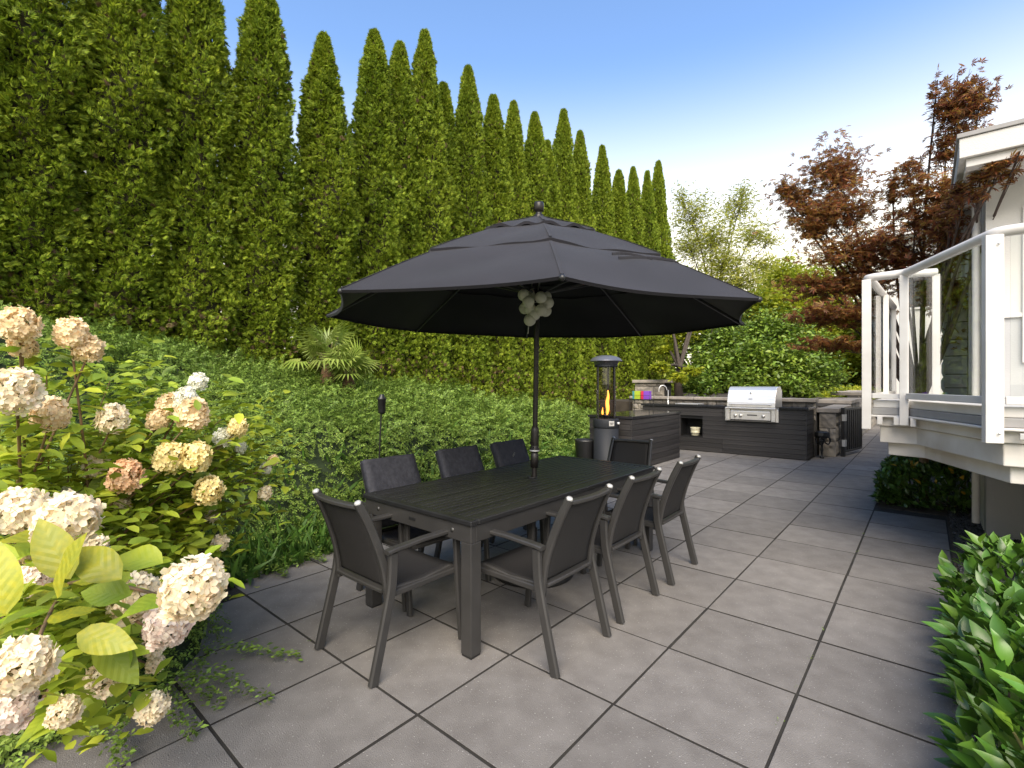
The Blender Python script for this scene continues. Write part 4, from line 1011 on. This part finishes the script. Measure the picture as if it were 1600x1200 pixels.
# ------------------------------------------------------------------ hydrangea in the left foreground
HB = Vector((-2.95, .25, .05))
hyd = thing('hydrangea_bush', 'large panicle hydrangea bush with cream and peach flower heads', 'bush', HB)
def head_mesh(kind, seed, coarse):
    g = np.random.default_rng(seed); n = 150 if not coarse else 110
    i = np.arange(n)+.5; ph = np.arccos(1-1.80*i/n); th = np.pi*(1+5**.5)*i
    d = np.c_[np.cos(th)*np.sin(ph), np.sin(th)*np.sin(ph), np.cos(ph)] + g.normal(size=(n,3))*.09; d = unit(d)
    lay = np.where(g.uniform(size=n) < .35, g.uniform(.70,.88,n), g.uniform(.88,1.06,n))
    c = d*lay[:,None]*np.array([.5,.5,.56])
    s = g.uniform(.115,.165,n)
    N = unit(d + g.normal(size=(n,3))*.38)
    a = unit(np.cross(N, g.normal(size=(n,3)))); bb_ = np.cross(N, a)
    pet = ([(.05,0,.0),(.45,.42,.10),(.98,.30,.14),(1.06,0,.06),(.98,-.30,.14),(.45,-.42,.10)], [(0,1,2),(0,2,3),(0,3,4),(0,4,5)])
    parts_ = []
    for k in range(4):
        q = k*math.pi/2; X = a*math.cos(q) + bb_*math.sin(q) + N*.12
        parts_.append((*leaf_arrays(pet, c, X, N + g.normal(size=(n,3))*.16, s), 0))
    # inner stalks
    V, F_ = [], []
    st = ([(0,.012,0),(0,-.012,0),(1,.008,0),(1,-.008,0)], [(0,1,3),(0,3,2)])
    parts_.append((*leaf_arrays(st, np.zeros((n,3)) + np.array([0,0,-.25]), c - np.array([0,0,-.25]), g.normal(size=(n,3)), np.linalg.norm(c-np.array([0,0,-.25]), axis=1)*.95), 1))
    return np_mesh('flower_head', parts_, [M_petal[kind], M_gstem], True)
hm = {k: [head_mesh(k, sd2, False) for sd2 in (1, 2)] for k in M_petal}
HEADS = [(300,920,138,'cream',1.02),(105,815,128,'cream',1.05),(30,800,105,'cream',1.12),(35,1040,125,'cream',.86),(262,975,100,'pink',1.25),(165,1058,78,'cream',1.35),(238,1106,68,'cream',1.45),(145,858,62,'cream',1.5),(12,1105,110,'pink',.92),
 (30,508,58,'tan',1.75),(36,540,42,'tan',1.8),(112,522,52,'tan',1.85),(138,546,46,'tan',1.9),(26,612,74,'cream',1.5),(78,648,58,'tan',1.65),(176,655,50,'cream',2.0),(246,658,36,'tan',2.25),(264,633,40,'tan',2.3),(290,623,38,'white',2.3),(300,648,54,'tan',2.2),
 (310,597,30,'white',2.5),(371,668,33,'yellow',2.5),(349,684,32,'white',2.5),(264,716,52,'yellow',2.1),(306,714,50,'yellow',2.15),(196,744,54,'peach',1.95),(150,730,42,'cream',2.05),(326,767,48,'yellow',2.2),(414,771,24,'cream',2.75),(427,719,18,'tan',2.85),
 (414,733,21,'white',2.85),(330,806,22,'cream',2.6),(344,848,28,'cream',2.4),(110,770,30,'white',2.0),(192,790,26,'cream',2.1),(240,1008,38,'cream',1.75),(242,1038,30,'cream',1.8),(100,1112,52,'cream',1.25),(376,700,20,'white',2.6),(20,880,50,'cream',1.5),(210,935,80,'cream',1.4),(60,905,60,'pink',1.5)]
LT = [np_mesh('leaf', [(*leaf_arrays(leaf_shape(.25, .10, dr, 7), np.zeros((1,3)), np.array([[1.,0,0]]), np.array([[0,0,1.]]), [1.]), 0)], [m_], True) for dr in (.12,.30) for m_ in (M_hleaf, M_hleafy)]
leaves = []                                     # (point, direction, normal, length)
def add_leaf(p, dir_, ln, yl=False):
    nrm = Vector((random.gauss(0,.30), random.gauss(0,.30), 1)); leaves.append((p, dir_, nrm, ln, yl))
for k, (u, v, dpx, kind, dep) in enumerate(HEADS):
    dep *= .94; p = at(u, v, dep); dm = dpx*dep/759
    top = (p - at(260, 900, 2.0)); base = HB + Vector((random.gauss(0,.10), random.gauss(0,.10), 0))
    outd = Vector((p.x-HB.x, p.y-HB.y, 0)); 
    up = Vector((outd.x*.35, outd.y*.35, .8)).normalized()
    o = obj('flower_head', hm[kind][k % 2], hyd); sc2 = dm*(.60 if k < 9 else .78)
    o.matrix_basis = Matrix.Translation(p - HB) @ Vector((0,0,1)).rotation_difference(up).to_matrix().to_4x4() @ Matrix.Rotation(random.uniform(0,6.28), 4, 'Z') @ Matrix.Diagonal((sc2, sc2, sc2*1.05, 1))
    e = p - up*dm*.25
    mid = base.lerp(e, .55) + Vector((outd.x*.05, outd.y*.05, .10 + .1*outd.length))
    path = smooth_path([base, base.lerp(mid, .5)+Vector((0,0,.06)), mid, e], 6)
    b = MB(); b.tube([q - HB for q in path], [.008 - .0045*i/(len(path)-1) for i in range(len(path))], 7); b.build('stem', M_stem, hyd)
    nl = 5 if dpx > 40 else 4
    for i in range(nl):
        f = 1 - (i+.35)*.085; q = path[min(int(f*(len(path)-1)), len(path)-2)]
        a = random.uniform(0, 3.14) + i*1.57
        for s in (0, math.pi):
            d = Vector((math.cos(a+s), math.sin(a+s), random.uniform(-.1,.45)))
            add_leaf(q, d, random.uniform(.065,.105)*(1.0 if dep > 1.3 else 1.15), random.random() < (.30 if dep > 1.3 else .22))
# leafy shoots without flowers
SH = [(165,600,2.1),(120,690,1.9),(225,690,2.1),(60,740,1.8),(250,770,2.1),(300,760,2.2),(340,740,2.4),(180,820,1.9),(230,850,1.9),(290,840,2.1),(330,790,2.3),(380,660,2.6),(400,700,2.7),(150,880,1.7),(360,690,2.5),(110,720,1.9),(40,700,1.7),(210,760,2.0),(270,800,2.0),(100,960,1.3),(170,950,1.3),(160,1010,1.5),(310,670,2.3),(200,700,2.0),(10,660,1.6),(20,940,1.2),(80,1000,1.15),(130,1080,1.3),(230,600,2.3),(70,590,1.8),(340,650,2.5),(150,780,1.8),(90,850,1.5),(250,880,1.8),(280,700,2.2),(20,760,1.5),(170,720,1.9),(320,720,2.3),(370,740,2.5),(240,730,2.0),(205,650,2.1)]
for (u, v, dep) in SH:
    e = at(u + random.uniform(-8,8), v + random.uniform(-8,8), dep); base = HB + Vector((random.gauss(0,.12), random.gauss(0,.12), 0))
    outd = Vector((e.x-HB.x, e.y-HB.y, 0)); mid = base.lerp(e, .55) + Vector((outd.x*.05, outd.y*.05, .08+.08*outd.length))
    path = smooth_path([base, base.lerp(mid, .5)+Vector((0,0,.05)), mid, e], 6)
    b = MB(); b.tube([q - HB for q in path], [.006 - .004*i/(len(path)-1) for i in range(len(path))], 6); b.build('stem', M_gstem if random.random() < .5 else M_stem, hyd)
    for i in range(9):
        f = 1 - i*.055; q = path[min(int(f*(len(path)-1)), len(path)-1)]
        a = random.uniform(0,1) + i*1.57
        for s in (0, math.pi):
            d = Vector((math.cos(a+s), math.sin(a+s), random.uniform(-.05,.6) + (.6 if i < 2 else 0)))
            add_leaf(q, d, random.uniform(.055,.098)*(.7 if i == 0 else 1), random.random() < .16)
# the few big leaves close to the lens
for (u, v, dep, du, dv, ln, yl) in ((205,930,.98,-1,.1,.11,0),(205,975,.96,-.3,-1,.12,0),(255,880,1.02,-1,.25,.12,0),(110,905,.9,-.5,.9,.13,1),(190,905,.93,-.8,.5,.13,1),(90,935,.85,.3,1,.12,1),(150,1000,.95,.6,-.6,.12,0),(10,960,.8,-.2,.9,.12,1),(30,870,.95,-.9,-.1,.12,0),(120,990,.9,.9,-.2,.11,1)):
    p = at(u, v, dep); d = Vector((du*CY, du*SY, 0)) + Vector((0,0,dv)); leaves.append((p, d, Vector((random.gauss(.45,.2), random.gauss(-.5,.2), .7)), ln, yl))
def px_size(L): return -L[3]/max((-L[0].x*SY + L[0].y*CY), .4)
leaves.sort(key=px_size)
mass = leaves[300:]
for i, (p, d, nrm, ln, yl) in enumerate(leaves[:300]):
    x = d.normalized(); nrm = (nrm - x*nrm.dot(x)).normalized(); y = nrm.cross(x)
    o = obj('leaf', LT[(2 if i % 3 == 0 else 0) + (1 if yl else 0)], hyd)
    o.matrix_basis = Matrix.Translation(p - HB) @ Matrix((x, y, nrm)).transposed().to_4x4() @ Matrix.Scale(ln, 4)
# inner leaves fill the body of the bush
for k in range(3600):
    u, v, dep = random.choice(SH); p = at(u+random.gauss(0,36), v+random.gauss(20,38), dep+random.uniform(-.1,.35))
    g0 = bank_z(p.x, p.y) if p.x < edge(p.y) else 0
    if p.z < g0+.05: continue
    leaf = (p, Vector((random.gauss(0,1), random.gauss(0,1), random.uniform(-.3,.5))), Vector((random.gauss(0,.4), random.gauss(0,.4), 1)), random.uniform(.05,.085), False); mass.append(leaf)
Pm = np.array([(L[0]-HB)[:] for L in mass]); Xm = np.array([L[1][:] for L in mass]); Nm = np.array([L[2][:] for L in mass]); Sm = np.array([L[3] for L in mass])
ym = np.array([bool(L[4]) for L in mass])
o = obj('foliage', np_mesh('foliage', [(*leaf_arrays(leaf_shape(.25,.10,.2,5), Pm[~ym], Xm[~ym], Nm[~ym], Sm[~ym]), 0), (*leaf_arrays(leaf_shape(.25,.10,.2,5), Pm[ym], Xm[ym], Nm[ym], Sm[ym]), 1)], [M_hleafs, M_hleafy], True), hyd); o['kind'] = 'stuff'

# ------------------------------------------------------------------ palm and torch on the bank
pp_ = at(512, 598, 6.7); pz = bank_z(pp_.x, pp_.y)
def palm(name, label, base, nfr, rad, seed):
    random.seed(seed); t = thing(name, label, 'palm', base)
    b = MB(); b.lathe([(.0001,-.05),(.09,-.05),(.11,.05),(.085,.2),(.05,.3),(.0001,.32)], 14, smooth=False); b.build('trunk', M_palmtrunk, t)
    vs, fs = [], []
    for k in range(15):
        a = R(-115 + 230*k/14); ln = .36*(1-.25*abs(k-7)/7); c, s_ = math.cos(a), math.sin(a); o = len(vs)
        for x, y, z in ((.02,.004,0),(.02,-.004,0),(.5*ln,.017,.02),(.5*ln,-.017,.02),(ln,0,-.09)): vs.append((x*c-y*s_, x*s_+y*c, z))
        fs += [(o,o+1,o+3),(o,o+3,o+2),(o+2,o+3,o+4)]
    fm_ = np_mesh('frond', [(np.array(vs), np.array(fs), 0)], [M_palm])
    for k in range(nfr):
        a = k*2.4; el = R(random.uniform(8, 80)); ln = rad*random.uniform(.6,1.05)
        d = Vector((math.cos(a)*math.cos(el), math.sin(a)*math.cos(el), math.sin(el))); e = Vector((0,0,.26)) + d*ln
        fr = obj('frond', fm_, t); x = (d + Vector((0,0,-.35))).normalized(); nn_ = (Vector((0,0,1)) + d*.5 + Vector((random.gauss(0,.2),random.gauss(0,.2),0))); nn_ = (nn_ - x*nn_.dot(x)).normalized()
        fr.matrix_basis = Matrix.Translation(e) @ Matrix((x, nn_.cross(x), nn_)).transposed().to_4x4() @ Matrix.Scale(random.uniform(.7,1.0), 4)
        b = MB(); b.tube([(0,0,.22), Vector((0,0,.26))+d*ln*.5+Vector((0,0,.02)), e], .006, 6); b.build('stalk', M_gstem, t)
    return t
palm('fan_palm', 'young fan palm with brown fibrous trunk on top of the bank', (pp_.x, pp_.y, pz-.02), 24, .44, 3)
pq = at(545, 615, 6.55); palm('fan_palm', 'smaller low fan palm leaning to the right of the first palm', (pq.x, pq.y, bank_z(pq.x, pq.y)-.12), 14, .32, 5)
tp = at(588, 720, 4.95); tz = bank_z(tp.x, tp.y)
tc_ = thing('garden_torch', 'black metal garden torch on a thin pole in the ground cover', 'torch', (tp.x, tp.y, tz)); hd_ = at(596.5, 632, 4.95) - Vector((tp.x, tp.y, tz))
b = MB(); b.tube([(0,0,-.2), (hd_.x*.9, hd_.y*.9, hd_.z-.09)], .008, 8); b.build('pole', M_black, tc_)
b = MB(); b.lathe([(.012,-.10),(.030,-.092),(.036,-.07),(.042,.045),(.046,.05),(.046,.062),(.026,.085),(.024,.10),(.018,.104),(.0001,.104)], 20, (hd_.x, hd_.y, hd_.z)); b.build('torch_head', M_black, tc_)
random.seed(21)

# ------------------------------------------------------------------ trees
def limb(b, pts, r0, r1, seg=8): 
    p = smooth_path(pts, 5); n = len(p); b.tube(p, [r0+(r1-r0)*i/(n-1) for i in range(n)], seg)
def tree(name, label, base, blobs, n, T, size, m_leaf, m_bark, r0, cat='tree', flat=.45, group=None, fork=.5, xup=0., seed=0, norm_up=.8, spread=.32, per=55):
    """blobs: (centre, (rx, ry, rz), weight); limbs run from the trunk into every blob, leaves gather round the twigs"""
    g = np.random.default_rng(seed+5); base = Vector(base)
    t = thing(name, label, cat, base, 0, group)
    top = sum((Vector(q[0]) for q in blobs), Vector())/len(blobs); f0 = base.lerp(Vector((base.x*.6+top.x*.4, base.y*.6+top.y*.4, top.z)), fork)
    b = MB(); limb(b, [Vector(), (f0-base)*.5 + Vector((random.gauss(0,.05), random.gauss(0,.05), 0)), f0-base], r0, r0*.62, 9)
    tw = MB(); P_, wsum = [], sum(q[2] for q in blobs)
    for c, rr, w in blobs:
        c = Vector(c); md = f0.lerp(c, .5) + Vector((random.gauss(0,.08), random.gauss(0,.08), .12*(c-f0).length*.6))
        limb(b, [f0-base, md-base, c-base], r0*.42, r0*.10, 7)
        k = max(4, int(n*w/wsum/per))
        for i in range(k):
            d = Vector(g.normal(size=3)); d.normalize(); q = c + Vector((d.x*rr[0], d.y*rr[1], d.z*rr[2]))*float(g.uniform(.35,1.05)); s0 = md.lerp(c, float(g.uniform(.5,1)))
            limb(tw, [s0-base, (s0.lerp(q,.6)-base)+Vector((0,0,.03)), q-base], r0*.075, r0*.025, 4)
            m_ = int(n*w/wsum/k); tt = g.uniform(.35,1.03,m_)
            lin = np.array(s0)[None]*(1-tt[:,None]) + np.array(q)[None]*tt[:,None] + g.normal(size=(m_,3))*np.array([1,1,flat])*min(rr)*spread
            P_.append(lin)
    b.build('trunk', m_bark, t); tag(tw.build('twigs', m_bark, t), kind='stuff')
    P_ = np.concatenate(P_) - np.array(base); nn_ = len(P_)
    X = g.normal(size=(nn_,3)); X[:,2] = X[:,2]*.5 + xup
    N = np.array([0,0,norm_up])[None] + g.normal(size=(nn_,3))*.5
    obj('crown', np_mesh('crown', [(*leaf_arrays(T, P_, X, N, g.uniform(.7,1.25,nn_)*size), 0)], [m_leaf]), t)
    return t
def bl(u, v, ru, rv, d, w=None, dz=None):
    rx = ru*d/759; rz = rv*d/759
    return (at(u, v, d), (rx, dz or rx*.8, rz), w or ru*rv)
PAL = palmate_shape()
MB_ = [bl(1300,262,62,45,6.9),bl(1290,325,85,42,6.9),bl(1235,300,48,22,7.2),bl(1212,293,26,9,7.4),bl(1330,385,85,38,6.6),bl(1262,345,40,26,7.0),bl(1280,440,70,30,6.9),bl(1300,485,75,26,6.6),bl(1300,535,70,12,6.2,1300),
       bl(1500,150,44,40,5.6),bl(1535,135,22,22,5.4),bl(1465,125,18,12,5.7),bl(1478,215,20,30,5.7),bl(1420,265,36,22,6.0),bl(1455,290,44,26,5.7),bl(1395,290,22,14,6.3),bl(1430,340,55,28,6.0),bl(1490,330,38,26,5.3),bl(1492,312,22,10,4.75,220),bl(1512,292,20,9,4.5,190),bl(1532,276,20,8,4.3,170),bl(1553,262,18,7,4.15,140),bl(1574,250,16,6,4.05,110),bl(1594,236,12,6,3.95,80),bl(1400,400,60,30,6.3),bl(1480,395,40,30,5.9),bl(1475,455,55,34,6.1),bl(1510,520,36,30,6.4,600),bl(1350,440,60,30,6.6),bl(1330,490,60,22,6.4)]
mp = tree('japanese_maple', 'tall dark red maple standing between the path and the house', (-.03, 8.45, 0), MB_, 11500, PAL, .078, M_maple, M_barkred, .06, flat=.4, fork=.32, seed=1, spread=.30, per=26)
mp2 = at(1465, 640, 6.6)
# deck prop
b = MB(); b.tube([(0,0,0),(.005,0,.85)], .045, 14); sp_ = at(1443, 760, 5.72); tag(b.build('deck_prop', M_stem, None, 0, (sp_.x, sp_.y, .0)), 'round brown wooden prop under the balcony behind the clipped shrub', 'post')
def rnd_blobs(c, r, n, rb, seed, d=None):
    g = random.Random(seed); out = []
    for i in range(n):
        a = g.uniform(0, 6.28); z = g.uniform(-1, 1); q = math.sqrt(1-z*z)*g.uniform(.55,.95)
        out.append((Vector(c)+Vector((q*math.cos(a)*r[0], q*math.sin(a)*r[1], z*r[2]*.9)), (rb, rb, rb*.7), 1.))
    return out
# broad dark green camellia behind the counter
cb_ = [bl(u, v, ru, rv, d) for (u, v, ru, rv, d) in ((1110,570,45,35,13.2),(1090,600,35,22,12.6),(1130,530,40,25,13.6),(1170,560,50,38,12.8),(1160,600,45,22,12.3),(1190,515,45,28,13.8),(1220,560,50,40,12.8),(1225,505,35,25,13.8),(1255,540,45,35,13.2),(1270,580,45,32,12.6),(1215,605,45,20,12.2),(1260,610,40,16,12.2),(1295,590,26,24,13.),(1150,575,50,30,13.4),(1240,585,60,30,13.4))]
cbase = at(1190, 600, 13.6); tree('camellia_bush', 'broad dark green leafy bush behind the stainless steel grill', (cbase.x, cbase.y, .95), cb_, 26000, LEAF4, .125, M_shrub, M_bark, .07, 'bush', .8, fork=.25, seed=2, norm_up=.6)
# airy yellow-green tree above the parasol's right side
wb = [bl(u, v, ru, rv, d) for (u, v, ru, rv, d) in ((1080,330,34,30,19),(1060,300,12,14,19),(1110,370,45,30,19),(1150,320,30,26,19.5),(1165,295,12,12,19.5),(1130,410,55,25,18.5),(1180,360,34,20,19),(1205,372,18,10,19),(1075,380,30,26,19),(1160,440,50,22,18),(1100,440,40,20,18.5),(1195,410,26,16,19))]
wbase = at(1110, 560, 19); tree('willow_tree', 'airy yellow green tree against the sky right of the cedar hedge', (wbase.x, wbase.y, .9), wb, 12000, LEAF_THIN, .18, M_willow, M_bark, .08, flat=.8, fork=.5, seed=3, spread=.5, per=26)
lb = [bl(u, v, ru, rv, d) for (u, v, ru, rv, d) in ((1220,420,36,24,21),(1260,455,40,26,21),(1230,480,45,26,20),(1290,430,32,22,21.5),(1185,470,30,20,20.5),(1310,470,34,24,21),(1210,520,50,25,20),(1270,510,45,25,20))]
lbase = at(1240, 590, 21); tree('yellow_green_tree', 'rounded yellow green tree between the parasol edge and the red maple', (lbase.x, lbase.y, .9), lb, 11000, LEAF4, .19, M_lime, M_bark, .10, flat=.8, fork=.4, seed=4, spread=.5)
sb_ = [bl(*q) for q in ((1060,520,26,20,14),(1040,490,22,20,14.5),(1085,505,24,20,14),(1030,575,18,8,11.9,260),(1058,590,20,8,11.9,260),(1085,580,16,6,12,160),(1100,480,26,18,14.5),(1045,545,22,12,14,200))]
sbase = at(1062, 615, 12.6); tree('small_leaning_tree', 'small leaning tree with lime green leaves above the faucet', (sbase.x, sbase.y, .9), sb_, 6500, LEAF4, .125, M_lime, M_bark, .13, flat=.6, fork=.55, seed=6)
# background trees that close the view
BGT = [(1015,500,24,45,120,M_midgreen,'tall mid green tree just visible behind the last cedars'),(1090,540,25,70,85,M_midgreen,'mid green tree far behind the leaning tree'),(1170,540,27,75,75,M_midgreen,'mid green tree far behind the middle of the camellia bush'),(1235,505,29,70,85,M_willow,'pale green tree far behind the yellow green tree'),(1310,530,25,70,80,M_lime,'lime green tree seen below the red maple crown'),(1375,545,27,60,75,M_midgreen,'green tree seen left of the balcony posts'),(1450,530,31,60,85,M_midgreen,'green tree behind the railing glass near the stone column')]
for k, (u, v, d, ru, rv, m_, lab) in enumerate(BGT):
    c = at(u, v, d); bs_ = rnd_blobs(c, (ru*d/759, ru*d/759, rv*d/759), 22, ru*d/759*.40, k+3)
    tree('background_tree', lab, (c.x, c.y, .5), bs_, 9000, LEAF4, .34, m_, M_bark, .16, flat=.8, fork=.4, seed=10+k, group='trees beyond the garden', spread=.5)
# low clipped hedge and red shrub beyond the path wall
def low_mass(name, label, cat, c, r, n, size, m_, seed, seat=None):
    g = np.random.default_rng(seed); d = rand_unit(n, g); rad = g.uniform(.8,1.02,n)[:,None]
    P_ = d*rad*np.array(r); P_[:,2] = np.abs(P_[:,2])
    t = thing(name, label, cat, c); obj('foliage', np_mesh('foliage', [(*leaf_arrays(LEAF4, P_, d+g.normal(size=(n,3))*.7, d+g.normal(size=(n,3))*.5, g.uniform(.7,1.3,n)*size), 0)], [m_]), t)
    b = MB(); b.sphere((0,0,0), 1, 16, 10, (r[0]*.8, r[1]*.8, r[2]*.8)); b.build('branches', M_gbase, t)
    b = MB(); b.tube([(0,0,-.3),(0,0,.3)], .05, 8); b.build('stem', M_bark, t)
c = at(1330, 610, 17); low_mass('clipped_hedge', 'low bright green clipped hedge above the path wall', 'hedge', (c.x, c.y, .95), (1.1, 1.6, .38), 3200, .10, M_lime, 1)
c = at(1398, 590, 21); low_mass('red_shrub', 'low red leaved shrub beyond the path wall', 'shrub', (c.x, c.y, .95), (.75, .75, .95), 2200, .11, M_redshrub, 2)
c = at(1352, 585, 24); low_mass('golden_shrub', 'yellow green shrub behind the clipped hedge', 'shrub', (c.x, c.y, .8), (1.0, 1.0, 1.6), 2200, .14, M_lime, 3)
